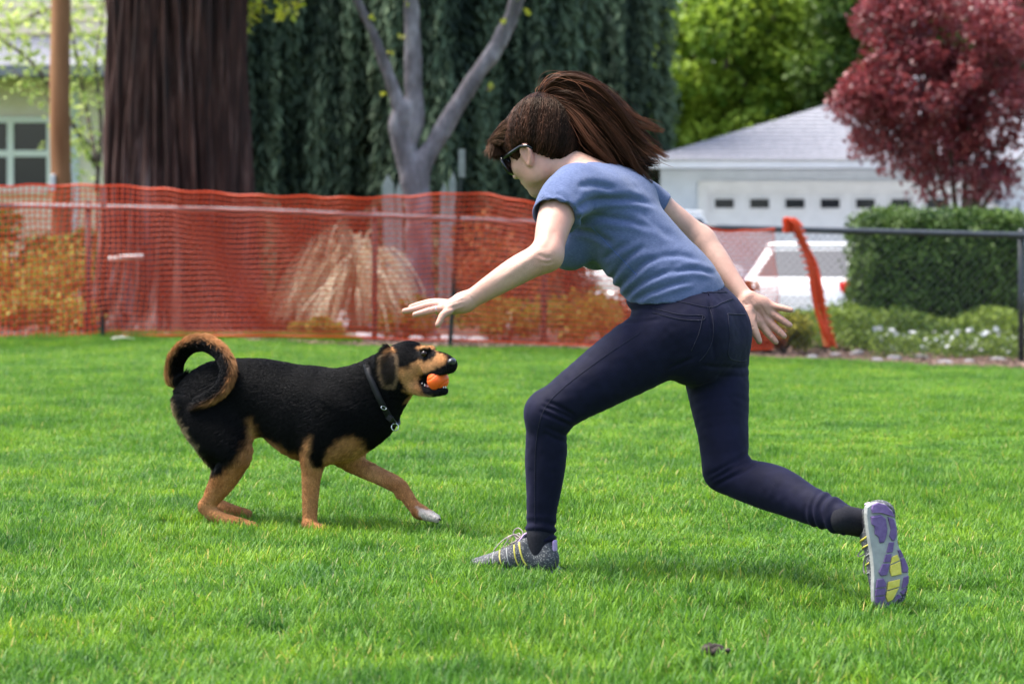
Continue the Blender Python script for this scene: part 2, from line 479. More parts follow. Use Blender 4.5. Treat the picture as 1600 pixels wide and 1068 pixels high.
# chips scattered on the bed
nc = 9000
cx = rng.uniform(-6.5, 6.5, nc); cy = bed_front(cx) - .12 + 3.2 * rng.random(nc)**1.6; cz = gz(cx, cy) + .02
def scatter_boxes(c, L, Wd, T, rngl):
    n = len(c); a = rngl.uniform(0, 6.28, n); tl = rngl.normal(0, .35, (n, 2))
    ux = np.stack([np.cos(a), np.sin(a), tl[:, 0]], 1); ux /= np.linalg.norm(ux, axis=1)[:, None]
    uy = np.cross(np.stack([tl[:, 1], 0*a, 1+0*a], 1), ux); uy /= np.linalg.norm(uy, axis=1)[:, None]; uz = np.cross(ux, uy)
    l = L * rngl.uniform(.5, 1.5, n); w = Wd * rngl.uniform(.5, 1.5, n); t = T * rngl.uniform(.6, 1.4, n)
    cor = np.array([(-1,-1,-1),(1,-1,-1),(1,1,-1),(-1,1,-1),(-1,-1,1),(1,-1,1),(1,1,1),(-1,1,1)])
    V = c[:, None, :] + cor[None, :, 0, None]*(ux*l[:, None])[:, None] + cor[None, :, 1, None]*(uy*w[:, None])[:, None] + cor[None, :, 2, None]*(uz*t[:, None])[:, None]
    f = np.array([(0,3,2,1),(4,5,6,7),(0,1,5,4),(1,2,6,5),(2,3,7,6),(3,0,4,7)])
    return V.reshape(-1, 3), (f[None] + 8*np.arange(n)[:, None, None]).reshape(-1, 4)
V, F = scatter_boxes(np.stack([cx, cy, cz], 1), .030, .012, .006, rng)
M_chip = mat_noise("bark_chip", (.055, .028, .018), (.26, .17, .13), 9, rough=.95, coords="Object")
tag(mesh_np("mulch_chips", V, F, M_chip, None, smooth=False), "brown bark chips scattered over the planting bed", "mulch", kind="stuff")
# driveway
M_conc = mat_noise("concrete", (.36, .35, .35), (.46, .45, .44), 6, rough=.9, bump=.2, bscale=60)
tag(grid_sheet("driveway", np.linspace(1.5, 16, 20), np.linspace(34.5, 52, 20), M_conc, .010), kind="structure")
# ================================================================ buildings
def siding(mb, x0, x1, z0, z1, y, pitch=.15, d=.018):
    """lapped boards facing the camera: each board leans out at its foot"""
    z = z0
    while z < z1 - 1e-3:
        zt = min(z + pitch, z1)
        mb.add([(x0, y-d, z), (x1, y-d, z), (x1, y, zt), (x0, y, zt), (x0, y, z), (x1, y, z)], [(0, 1, 2, 3), (4, 5, 1, 0)]); z = zt
def boards(parent, x0, x1, z0, z1, y, mat, pitch=.15, d=.018, holes=()):
    """each lapped board a piece of its own, cut where a window or door stands"""
    z = z0
    while z < z1 - 1e-3:
        zt = min(z + pitch, z1); spans = [(x0, x1)]
        for hx0, hx1, hz0, hz1 in holes:
            if hz0 < zt - .01 and hz1 > z + .01:
                ns = []
                for a, c in spans:
                    if hx1 <= a or hx0 >= c: ns.append((a, c)); continue
                    if hx0 > a: ns.append((a, hx0))
                    if hx1 < c: ns.append((hx1, c))
                spans = ns
        for a, c in spans:
            obj_pd("siding_board", [(a, y-d, z), (c, y-d, z), (c, y-.003, zt), (a, y-.003, zt), (a, y+.004, z), (c, y+.004, z), (c, y+.004, zt), (a, y+.004, zt)],
                   [(0, 1, 2, 3), (5, 4, 7, 6), (4, 5, 1, 0), (3, 2, 6, 7), (4, 0, 3, 7), (1, 5, 6, 2)], mat, parent)
        z = zt
M_cream = mat_noise("cream_siding_paint", (.80, .66, .47), (.84, .71, .53), 4, rough=.8)
M_white = mat_noise("white_paint", (.58, .58, .58), (.64, .64, .64), 5, rough=.6)
M_bluegrey = mat_noise("pale_grey_siding_paint", (.50, .54, .60), (.56, .60, .66), 4, rough=.8)
M_glass, nt, b = new_mat("window_glass"); b.inputs["Base Color"].default_value = (.018, .022, .026, 1); b.inputs["Roughness"].default_value = .08; b.inputs["Specular IOR Level"].default_value = .6
M_shingle = mat_noise("grey_shingle", (.17, .17, .19), (.26, .26, .285), 14, rough=.9, bump=.5, bscale=50, dist=.02)
M_drk = mat_noise("dark_interior", (.02, .02, .022), (.04, .04, .045), 3, rough=.9)
# --- left: cream house
LHY = 42.0
def hx(px, Y): return (px - 800) / FPX * Y
def hz(py, Y): return CAMH - (py - HORIZON) / FPX * Y
lh = empty("house", (hx(40, LHY), LHY, 0)); tag(lh, "cream house with lapped siding and white window behind the brown pole", "house")
LO = np.array(lh.location)
def Lx(px): return hx(px, LHY) - LO[0]
m = MB(); m.box((Lx(-820), .02, -.2), (Lx(205), 7, 7.2)); m.build("wall", M_cream, lh)
wx0, wx1, wz0, wz1 = Lx(-62), Lx(74), hz(291, LHY), hz(192, LHY)
boards(lh, Lx(-820), Lx(108), -.1, hz(108, LHY), .0, M_cream, .20, .03, [(wx0-.1, wx1+.1, wz0-.1, wz1+.1)])
boards(lh, Lx(124), Lx(200), -.1, hz(108, LHY), .0, M_cream, .62, .02)
boards(lh, Lx(-820), Lx(205), hz(52, LHY), 7.1, .0, M_cream, .20, .03)
m = MB(); m.box((Lx(108), -.05, -.1), (Lx(124), .03, hz(108, LHY))); m.build("corner_board", M_white, lh)
M_trim = mat_noise("warm_white_trim", (.78, .74, .64), (.82, .78, .68), 5, rough=.6)
win = MB(); t_ = .09
win.box((wx0-.1, -.07, wz0-.1), (wx0, .01, wz1+.1)); win.box((wx1, -.07, wz0-.1), (wx1+.1, .01, wz1+.1))
win.box((wx0, -.07, wz1), (wx1, .01, wz1+.1)); win.box((wx0, -.10, wz0-.12), (wx1, .01, wz0))
wf = win.build("window", M_trim, lh)
m = MB(); xm = Lx(17); zm = hz(240, LHY)
m.box((xm-.05, -.055, wz0), (xm+.05, -.012, wz1)); m.box((wx0, -.052, zm-.05), (xm-.05, -.014, zm+.05)); m.box((xm+.05, -.052, zm-.05), (wx1, -.014, zm+.05)); m.build("muntin", M_trim, wf)
for a, c in ((wx0, xm), (xm, wx1)):
    for e, f in ((wz0, zm), (zm, wz1)):
        m = MB(); m.box((a, -.010, e), (c, -.002, f)); m.build("pane", M_glass, wf)
# lean-to roof between the storeys
rf = MB(); zr0, zr1 = hz(108, LHY), hz(56, LHY)
rf.add([(Lx(-830), -1.0, zr0), (Lx(215), -1.0, zr0), (Lx(215), .05, zr1), (Lx(-830), .05, zr1), (Lx(-830), -1.0, zr0-.16), (Lx(215), -1.0, zr0-.16), (Lx(215), .05, zr0-.16), (Lx(-830), .05, zr0-.16)],
       [(0, 1, 2, 3), (4, 7, 6, 5), (0, 4, 5, 1), (1, 5, 6, 2), (3, 7, 4, 0)])
rf.build("roof", M_shingle, lh)
# --- right: white garage house with hip roof
RHY = 44.0
rh = empty("house", (hx(1330, RHY), RHY, 0)); tag(rh, "pale grey house with hip roof and wide white garage door", "house"); RO = np.array(rh.location)
def Rx(px): return hx(px, RHY) - RO[0]
def Rz(py): return hz(py, RHY)
zg = -.55
m = MB(); m.box((Rx(1032), .03, zg), (Rx(1900), 9, Rz(262))); m.build("wall", M_bluegrey, rh)
gx0, gx1, gz1 = Rx(1104), Rx(1545), Rz(298)
boards(rh, Rx(1032), Rx(1900), zg, Rz(264), .0, M_bluegrey, .19, .025, [(gx0-.12, gx1+.12, zg-1, gz1+.16)])
m = MB(); m.box((gx0-.14, -.06, zg), (gx0, .02, gz1+.16)); m.box((gx1, -.06, zg), (gx1+.14, .02, gz1+.16)); m.box((gx0, -.06, gz1), (gx1, .02, gz1+.16)); m.build("door_trim", M_white, rh)
gd = MB(); gd.box((gx0, .0, zg), (gx1, .028, gz1)); gdo = gd.build("garage_door", M_white, rh)
ncol, nrow = 8, 4
pw, ph = (gx1-gx0)/ncol, (gz1-zg)/nrow
for r in range(nrow):
    for c in range(ncol):
        a, e = gx0 + c*pw, zg + r*ph
        if r == nrow-1:
            cxm, czm = a + pw*.5, Rz(318); wv, hv = pw*.27, .075
            f = MB(); f.box((cxm-wv-.05, -.022, czm-hv-.05), (cxm+wv+.05, -.002, czm+hv+.05), .006); fo = f.build("panel", M_white, gdo)
            f = MB(); f.box((cxm-wv, -.030, czm-hv), (cxm+wv, -.024, czm+hv)); f.build("pane", M_glass, gdo)
        else:
            f = MB(); f.box((a+.06, -.018, e+.06), (a+pw-.06, -.002, e+ph-.06), .008); f.build("panel", M_white, gdo)
M_soffit = mat_noise("white_fascia", (.60, .60, .62), (.66, .66, .68), 5, rough=.7)
m = MB(); ov = .75; zx0, zx1 = Rx(1004), Rx(1990); ze = Rz(262)
m.box((zx0, -ov, ze-.02), (zx1, -ov+.05, ze+.10)); m.box((zx0, -ov+.05, ze-.02), (zx0+.05, 9.6, ze+.10)); m.box((zx0+.05, -ov+.05, ze-.015), (zx1, .02, ze+.01)); m.build("fascia", M_soffit, rh)
# the hip roof in courses of shingles
ridge_z, ridge_y = Rz(262) + 1.78, 4.6
xr0, xr1 = zx0 + 5.35, zx1 - 5.35
e0 = np.array([zx0-.04, -ov-.04, ze+.10]); e1_ = np.array([zx1+.04, -ov-.04, ze+.10]); r0 = np.array([xr0, ridge_y, ridge_z]); r1 = np.array([xr1, ridge_y, ridge_z])
b0 = np.array([zx0-.04, 10, ze+.10])
roof = MB()
roof.add([e0, e1_, r1, r0, b0, [zx1+.04, 10, ze+.10]], [(0, 1, 2, 3), (0, 3, 4), (3, 2, 5, 4), (1, 5, 2)]); ro = roof.build("roof", M_shingle, rh)
nco = 22
for i in range(nco):
    t0, t1 = i/nco, (i+1.08)/nco
    a, c = e0 + (r0-e0)*t0, e1_ + (r1-e1_)*t0; d_, f_ = e0 + (r0-e0)*min(t1, 1), e1_ + (r1-e1_)*min(t1, 1)
    up = np.array([0, -.25, .97]); q = MB()
    q.add([a+up*.022, c+up*.022, f_+up*.006, d_+up*.006, a+up*.002, c+up*.002], [(0, 1, 2, 3), (4, 5, 1, 0)]); q.build("shingle_course", M_shingle, ro)
M_num = mat_noise("dark_number", (.10, .11, .13), (.14, .15, .17), 10, rough=.5)
hno = bpy.data.objects.new("house_number", None); link(hno, rh)
for di, dg in enumerate("1112"):
    cu = bpy.data.curves.new("numeral", 'FONT'); cu.body = dg; cu.size = .30; cu.extrude = .008; cu.align_x = 'CENTER'
    tmp = bpy.data.objects.new("numeral_text", cu); COL.objects.link(tmp); bpy.context.view_layer.update()
    nme = bpy.data.meshes.new_from_object(tmp.evaluated_get(bpy.context.evaluated_depsgraph_get())); bpy.data.objects.remove(tmp)
    nme.materials.clear(); nme.materials.append(M_num); no = bpy.data.objects.new("numeral", nme); link(no, hno)
    no.location = (Rx(1582) + (di - 1.5)*.20, -.040, Rz(335)); no.rotation_euler = (R(90), 0, 0)
m = MB(); m.tube([(Rx(1557), -.03, Rz(312)), (Rx(1557), -.13, Rz(312))], .05, n=10); m.tube([(Rx(1557), -.12, Rz(306)), (Rx(1557), -.12, Rz(320))], [.04, .07], n=10); m.build("wall_lamp", M_num, rh)
# utility pole
M_pole = mat_noise("weathered_pole_wood", (.20, .085, .036), (.38, .19, .090), 5, rough=.9, bump=.6, bscale=14, stretch=(1, 1, .12), dist=.02)
PY = 33.0; pc = at(95, 500, PY); pl = empty("utility_pole", (pc[0], PY, float(gz(pc[0], PY)))); tag(pl, "round brown wooden pole in front of the cream house", "pole")
m = MB(); zz = np.linspace(-.1, 8.0, 30); V = []
m.tube([(.012*math.sin(z*1.7), 0, z) for z in zz], [.135 - .004*z + .004*math.sin(z*9) for z in zz], n=20); m.build("pole", M_pole, pl, True)
M_band = mat_noise("galvanised_band", (.45, .45, .44), (.55, .55, .54), 30, rough=.5, metal=.8)
for z in (.55, 1.35): torus("band", (0, 0, z), .142, .012, (0, 0, 1), M_band, pl, (0, 0, 0))
m = MB(); m.box((-.10, -.19, 1.55), (-.04, -.12, 1.75), .01); m.build("meter_box", M_white, pl)
# ================================================================ vegetation
rng = np.random.default_rng(21)
def leaf_mesh(name, C_, size, mat, parent=None, off=None, tint=None, up=None, aspect=.55, droop=0.0, rngl=rng, dirs=None):
    """one object of many folded leaves; C_ centres, size scalar or array"""
    n = len(C_); size = np.broadcast_to(np.asarray(size, float), (n,)) * rngl.uniform(.65, 1.35, n)
    d = rngl.standard_normal((n, 3)) if dirs is None else dirs + .35 * rngl.standard_normal((n, 3))
    d[:, 2] -= droop; d /= np.linalg.norm(d, axis=1)[:, None]
    nn = rngl.standard_normal((n, 3)) * .8 + np.array([0, 0, 1.0]) if up is None else up + .5 * rngl.standard_normal((n, 3))
    s = np.cross(d, nn); s /= np.linalg.norm(s, axis=1)[:, None] + 1e-9; w = np.cross(s, d)
    L = size[:, None]
    V = np.stack([C_ - d*L*.5, C_ + s*L*aspect*.5 + w*L*.10, C_ + d*L*.5, C_ - s*L*aspect*.5 + w*L*.10], 1).reshape(-1, 3)
    i = np.arange(n) * 4
    F = np.concatenate([np.stack([i, i+1, i+2], 1), np.stack([i, i+2, i+3], 1)])
    o = mesh_np(name, V, F, mat, parent, smooth=False, off=off)
    t = rngl.random(n) if tint is None else np.clip(tint + .18 * rngl.standard_normal(n), 0, 1)
    at_ = o.data.attributes.new("tint", 'FLOAT', 'POINT'); at_.data.foreach_set("value", np.repeat(t, 4).astype(np.float32))
    return o
def clumps(centre, radii, ncl, clr, nl, rngl, flat=.8):
    """leaf centres gathered in clumps that sit on an ellipsoid crown"""
    c = rngl.standard_normal((ncl, 3)); c /= np.linalg.norm(c, axis=1)[:, None]
    c = c * (rngl.random((ncl, 1))**.45)
    c = np.asarray(centre) + c * np.asarray(radii)
    r = clr * rngl.uniform(.6, 1.4, ncl)
    k = rngl.choice(ncl, nl, p=r**2 / (r**2).sum())
    q = rngl.standard_normal((nl, 3)); q /= np.linalg.norm(q, axis=1)[:, None]
    q *= (rngl.random((nl, 1))**.33)
    P = c[k] + q * r[k][:, None] * np.array([1, 1, flat])
    return P, k, q
def limb_tree(parent, off, h, spread, mat, rad=.12, n=7, rngl=rng, base=(0, 0, 0), zsplit=.35):
    m = MB(); b = np.asarray(base, float)
    for i in range(n):
        a = 6.28 * i / n + rngl.uniform(-.3, .3); s = spread * rngl.uniform(.5, 1.0)
        p = [b, b + [0.02*math.cos(a), .02*math.sin(a), h*zsplit*.5], b + [.12*s*math.cos(a), .12*s*math.sin(a), h*zsplit], b + [.5*s*math.cos(a), .5*s*math.sin(a), h*.62], b + [s*math.cos(a)*.85, s*math.sin(a)*.85, h*rngl.uniform(.75, .92)]]
        m.tube(catmull(p, 4), list(np.linspace(rad, rad*.14, 17)), n=8)
    return m.build("trunk", mat, parent, True)
M_bark = mat_noise("grey_brown_bark", (.07, .05, .04), (.16, .125, .10), 9, rough=.95, bump=.6, bscale=20, stretch=(1, 1, .3), dist=.02)
# --- redwood trunk
M_red, nt, b = new_mat("redwood_bark")
tc = N(nt, "ShaderNodeTexCoord"); mp = N(nt, "ShaderNodeMapping"); mp.inputs["Scale"].default_value = (1, 1, .10); nt.links.new(tc.outputs["Object"], mp.inputs[0])
n1 = N(nt, "ShaderNodeTexNoise", Scale=11.0, Detail=9.0, Roughness=.65); nt.links.new(mp.outputs[0], n1.inputs["Vector"])
cr = ramp(nt, [(.34, (.0065, .0022, .0014)), (.52, (.038, .0115, .0065)), (.70, (.110, .042, .026))]); nt.links.new(n1.outputs[0], cr.inputs[0])
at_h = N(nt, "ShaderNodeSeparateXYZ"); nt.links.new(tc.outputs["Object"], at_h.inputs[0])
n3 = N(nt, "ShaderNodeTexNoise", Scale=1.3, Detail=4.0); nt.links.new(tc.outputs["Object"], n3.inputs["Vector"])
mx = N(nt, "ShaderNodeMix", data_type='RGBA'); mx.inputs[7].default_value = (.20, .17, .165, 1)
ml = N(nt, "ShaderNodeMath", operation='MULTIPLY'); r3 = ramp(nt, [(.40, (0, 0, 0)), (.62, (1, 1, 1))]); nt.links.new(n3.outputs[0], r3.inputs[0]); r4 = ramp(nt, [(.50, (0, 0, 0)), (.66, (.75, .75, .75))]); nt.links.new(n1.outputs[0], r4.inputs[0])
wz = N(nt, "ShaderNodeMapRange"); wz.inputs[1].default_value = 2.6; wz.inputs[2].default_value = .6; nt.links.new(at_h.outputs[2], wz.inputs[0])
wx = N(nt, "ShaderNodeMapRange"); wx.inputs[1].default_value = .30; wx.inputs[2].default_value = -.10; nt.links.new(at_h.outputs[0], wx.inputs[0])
wm = N(nt, "ShaderNodeMath", operation='MULTIPLY'); nt.links.new(wz.outputs[0], wm.inputs[0]); nt.links.new(wx.outputs[0], wm.inputs[1])  # lower left greyer: the trunk's lit side put into the bark colour
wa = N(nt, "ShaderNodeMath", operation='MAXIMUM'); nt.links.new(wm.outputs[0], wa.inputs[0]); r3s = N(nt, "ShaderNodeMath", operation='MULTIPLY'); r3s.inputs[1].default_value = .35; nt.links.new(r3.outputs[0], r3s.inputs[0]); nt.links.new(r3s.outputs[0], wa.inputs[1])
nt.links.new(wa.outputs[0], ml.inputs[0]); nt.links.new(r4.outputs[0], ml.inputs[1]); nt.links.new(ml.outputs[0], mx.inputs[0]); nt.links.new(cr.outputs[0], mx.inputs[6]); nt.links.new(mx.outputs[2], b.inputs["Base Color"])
b.inputs["Roughness"].default_value = .95
RWY = 27.6; rc = at(270, 500, RWY); rw_ = empty("redwood_tree", (rc[0], RWY, float(gz(rc[0], RWY)))); tag(rw_, "massive dark redwood trunk with furrowed bark behind the orange net", "tree")
na, nz_ = 300, 150
A = np.linspace(0, 2*np.pi, na, endpoint=False); Zs = np.concatenate([np.linspace(-.2, 4.0, 110), np.linspace(4.1, 15, nz_-110)])
AA, ZZ = np.meshgrid(A, Zs, indexing='ij')
base = .655 - .006*ZZ + .30*np.exp(-np.maximum(ZZ, 0)/.38) + .05*np.exp(-np.maximum(ZZ, 0)/1.2)
lob = .10*np.exp(-np.maximum(ZZ, 0)/.8)*np.sin(AA*5 + .8) + .04*np.sin(AA*3 + .35*ZZ)
P_ = np.stack([np.cos(AA)*6 + .25*ZZ, np.sin(AA)*6, ZZ*.55], 2).reshape(-1, 3)
tw = 1.1*vnoise(P_*.4, 3).reshape(AA.shape)
rid = np.abs(np.sin(AA*9 + .45*ZZ + tw*2.6)); rid2 = np.abs(np.sin(AA*14 - .55*ZZ + tw*2.4 + .7)) * np.abs(np.sin(AA*23 + .3*ZZ + tw*2))
nzv = vnoise(P_*1.6, 4).reshape(AA.shape)
rad_ = base + lob + .150*(rid**.55 - .6) + .120*(rid2**.6 - .5) + .045*nzv
V = np.stack([rad_*np.cos(AA), rad_*np.sin(AA), ZZ], 2).reshape(-1, 3); m_ = len(Zs)
i, j = np.meshgrid(np.arange(na), np.arange(m_-1), indexing='ij')
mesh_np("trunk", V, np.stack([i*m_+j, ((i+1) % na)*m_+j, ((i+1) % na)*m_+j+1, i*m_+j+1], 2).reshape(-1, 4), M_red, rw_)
M_conif = mat_leaf("conifer_needles", (.012, .030, .018), (.045, .085, .045), trans=.2)
P, k, q = clumps((0, 0, 13), (2.6, 2.6, 4.0), 90, .7, 6000, rng); leaf_mesh("crown", P, .30, M_conif, rw_, aspect=.25, droop=.6)
# --- conifer screen: tall cypresses with hanging sprays
M_cyp = mat_leaf("cypress_sprays", (.010, .022, .0125), (.125, .180, .098), trans=.12, rough=.7)
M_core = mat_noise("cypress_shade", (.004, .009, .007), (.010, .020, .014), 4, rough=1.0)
CYX = [-3.30, -2.2, -1.0, .15, 1.46]
CYL = ["dark cypress half hidden by the right side of the redwood trunk", "dark cypress left of the forked grey tree", "dark cypress right behind the forked grey tree",
       "dark cypress behind the woman's outstretched arm and face", "dark cypress at the right end of the screen, behind her ponytail"]
for ci, cx_ in enumerate(CYX):
    cy_ = 33.2 + .35*math.sin(ci*2.1) if ci < 4 else 44.9; t = empty("cypress_tree", (cx_, cy_, float(gz(cx_, cy_)))); tag(t, CYL[ci], "tree", "cypresses in the tall green screen")
    rr0 = .88 + .06*math.sin(ci*1.7); Ht = 8.5
    if ci == 4: t.scale = (1.3, 1.3, 1.2)
    zz = np.linspace(.05, Ht, 26); m = MB(); m.tube([(0, 0, z) for z in (-.1, 2, 5, 8)], [.14, .12, .08, .03], n=8); m.build("trunk", M_bark, t, True)
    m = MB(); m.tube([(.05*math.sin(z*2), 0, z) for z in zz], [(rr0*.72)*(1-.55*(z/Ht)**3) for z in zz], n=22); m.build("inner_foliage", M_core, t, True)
    n_ = 22000
    a = rng.uniform(-np.pi, np.pi, n_); a = np.where(np.sin(a) > .55, -a, a)         # mostly the sides that can be seen
    z = rng.uniform(.05, Ht, n_)
    w = vnoise(np.stack([np.cos(a)*4.2 + ci*9, np.sin(a)*4.2, z*.50 + ci*3], 1), 5); w2 = vnoise(np.stack([np.cos(a)*10, np.sin(a)*10 + ci*7, z*1.1], 1), 6)
    r_ = rr0*(1-.5*(z/Ht)**3)*(.90 + .20*w + .10*w2) + .05*rng.standard_normal(n_)
    Pc = np.stack([r_*np.cos(a), r_*np.sin(a), z], 1)
    dirs = np.stack([.45*np.cos(a) + .25*rng.standard_normal(n_), .45*np.sin(a), -1 + 0*a], 1)
    tn_ = np.clip(.36 + .55*w + .34*w2, 0, 1)
    leaf_mesh("foliage", Pc, .17, M_cyp, t, tint=tn_, aspect=.26, dirs=dirs, up=np.stack([np.cos(a), np.sin(a), .3 + 0*a], 1))
# --- forked grey tree
FY = 28.4
M_grey, nt, b = new_mat("smooth_grey_bark")
tc = N(nt, "ShaderNodeTexCoord"); n1 = N(nt, "ShaderNodeTexNoise", Scale=7.0, Detail=8.0, Roughness=.6); mp = N(nt, "ShaderNodeMapping"); mp.inputs["Scale"].default_value = (1, 1, .35); nt.links.new(tc.outputs["Object"], mp.inputs[0]); nt.links.new(mp.outputs[0], n1.inputs["Vector"])
cr = ramp(nt, [(.35, (.085, .070, .072)), (.52, (.165, .140, .145)), (.68, (.300, .265, .270))]); nt.links.new(n1.outputs[0], cr.inputs[0]); nt.links.new(cr.outputs[0], b.inputs["Base Color"]); b.inputs["Roughness"].default_value = .85
fc = at(655, 500, FY); ft = empty("forked_tree", (fc[0], FY, float(gz(fc[0], FY)))); tag(ft, "grey forked tree with three bare limbs and pale new leaves", "tree"); FO = np.array(ft.location)
def G(px, py, d=0.0): return at(px, py, FY + d)
def fp(r): return r*FY/FPX
fv = Vol(G(520, 540) - [.1, .7, .1], G(880, -60) + [.1, .7, 1.2], .022); fv.lo[2] = -.15
fv = Vol(fv.lo, [G(900, 0)[0], FY + .75, G(0, -130)[2]], .022)
kc = lambda pts: [(G(x, y, d), fp(r)) for x, y, d, r in pts]
fv.chain(kc([(656, 540, 0, 30), (655, 480, 0, 24), (654, 400, 0, 21.5), (653, 320, 0, 20.5), (650, 275, 0, 22)]), k=.03)
fv.chain(kc([(646, 285, 0, 19), (632, 235, 0, 17.5), (622, 195, -.02, 15), (632, 170, -.02, 13.5)]), k=.05)
fv.chain(kc([(630, 185, -.02, 13), (612, 130, -.04, 10), (590, 70, -.08, 8.5), (565, 15, -.12, 7.5), (535, -40, -.16, 6.5), (505, -110, -.2, 5)]), k=.03)
fv.chain(kc([(634, 240, 0, 13), (648, 190, .02, 14.5), (646, 140, .03, 14), (645, 70, .04, 13.5), (643, 0, .05, 12), (646, -110, .06, 10)]), k=.03)
fv.chain(kc([(655, 262, 0, 18), (676, 228, .02, 14.5), (712, 170, .05, 13), (752, 108, .1, 12.5), (778, 70, .14, 13), (800, 25, .18, 12), (815, -30, .2, 10.5), (828, -110, .24, 8)]), k=.03)
fv.chain(kc([(770, 85, .12, 6), (790, 40, .1, 5), (806, -10, .06, 4.2)]), k=.02)
v_, q_ = fv.mesh(1); n_ = normals(v_, q_); v_ = v_ + n_*(.012*vnoise(v_*6, 3) + .006*vnoise(v_*22, 4))[:, None]
mesh_np("trunk", v_, q_, M_grey, ft, off=FO)
M_young = mat_leaf("young_yellow_leaves", (.30, .36, .03), (.62, .62, .06), trans=.45)
tw_ = MB(); lp = []
def twig(pts, nleaf, spread):
    P = catmull([[x, y, d] for x, y, d in pts], 5); tw_.tube([G(*p) for p in P], list(np.linspace(.016, .004, len(P))), n=5)
    for _ in range(nleaf):
        p = P[rng.integers(len(P)//2, len(P))]; lp.append(G(p[0] + rng.normal(0, spread), p[1] + rng.normal(0, spread*.8), p[2] + rng.normal(0, .06)))
twig([(535, -40, -.16), (500, -20, -.4), (470, 2, -.5), (440, 22, -.55)], 46, 9); twig([(535, -40, -.16), (480, -40, -.5), (440, -15, -.6), (400, 12, -.6), (385, 45, -.6)], 60, 10)
twig([(505, -110, -.2), (470, -60, -.5), (430, -20, -.7), (395, 5, -.7)], 46, 9)
for x, y, d in ((578, 30, -.1), (607, 85, -.05), (597, 150, -.05), (642, 8, .03), (760, 140, .1), (805, 4, .15), (822, 22, .15), (790, 40, .1), (628, 60, 0)): twig([(x, y, d), (x + rng.uniform(-10, 10), y - 4, d - .05)], 4, 3)
for _ in range(26):                                   # crown above the picture
    x, y = rng.uniform(440, 900), rng.uniform(-260, -70); twig([(rng.choice([505, 646, 828]), -105, 0), (x, (y-100)/2, rng.uniform(-.4, .4)), (x, y, rng.uniform(-.6, .6))], 40, 22)
tw_.build("twigs", M_grey, ft, True, off=FO)
leaf_mesh("crown", np.array(lp), .075, M_young, ft, off=FO, aspect=.8)
# --- broad-leaved trees behind the garage house
M_green = mat_leaf("fresh_green_leaves", (.070, .150, .012), (.330, .440, .045), trans=.4)
M_greend = mat_leaf("deep_green_leaves", (.024, .060, .010), (.120, .190, .026), trans=.35)
def broad_tree(name, label, px, Y, top, rx, rzz, zc, ncl, clr, nl, mat, group, leaf=.16, seed=1, squash=.8):
    rg = np.random.default_rng(seed); x = hx(px, Y); t = empty(name, (x, Y, float(gz(x, Y)))); tag(t, label, "tree", group)
    limb_tree(t, None, top*.9, rx*.8, M_bark, rad=.16, rngl=rg)
    P, k, q = clumps((0, 0, zc), (rx, rx*.8, rzz), ncl, clr, nl, rg, squash)
    ct = rg.uniform(-.25, .25, ncl)
    leaf_mesh("crown", P, leaf, mat, t, tint=np.clip(.45 + ct[k] + .30*q[:, 2], 0, 1), aspect=.7, rngl=rg)  # each clump paler on top, darker below: light put into the leaf tint
    return t
broad_tree("broadleaf_tree", "bright green leafy tree left behind the garage roof", 1130, 54, 9, 1.9, 3.3, 4.6, 70, .62, 26000, M_green, "leafy trees behind the garage", seed=3)
broad_tree("broadleaf_tree", "fresh green tree in the middle behind the roof slope", 1262, 57, 10, 1.9, 3.4, 5.2, 70, .62, 26000, M_green, "leafy trees behind the garage", seed=4)
broad_tree("broadleaf_tree", "deep green tree between the bright trees and the maroon one", 1370, 52, 10, 1.5, 3.0, 6.3, 60, .55, 20000, M_greend, "leafy trees behind the garage", seed=5)
broad_tree("broadleaf_tree", "green tree far right, behind the maroon tree", 1560, 56, 10, 2.6, 3.4, 5.8, 80, .7, 20000, M_greend, "leafy trees behind the garage", seed=6)
broad_tree("broadleaf_tree", "tall dark tree farthest back above the garage roof", 1240, 66, 14, 5.5, 5.0, 7.5, 120, 1.0, 26000, M_greend, "leafy trees behind the garage", leaf=.22, seed=8)
broad_tree("broadleaf_tree", "green tree beyond the left end of the cream house", -1130, 50, 10, 3.0, 3.4, 5.2, 80, .7, 14000, M_green, "leafy trees at the edges of the park", seed=11)
broad_tree("broadleaf_tree", "deep green tree beyond the right end of the garage house", 2050, 50, 11, 3.2, 3.6, 5.4, 80, .8, 14000, M_greend, "leafy trees at the edges of the park", seed=12)
nw_ = 16000; wx_ = rng.uniform(-75, 75, nw_); wy_ = 95 + 8*np.sin(wx_*.21) + rng.uniform(-3, 3, nw_); wh_ = 6.5 + 2.2*np.sin(wx_*.33 + 1) + 1.5*np.sin(wx_*.9)
tag(leaf_mesh("distant_wood", np.stack([wx_, wy_, wh_*rng.random(nw_)**.8], 1), 1.5, M_greend, aspect=.8), "distant line of dark green trees closing the view", "woodland", kind="stuff")
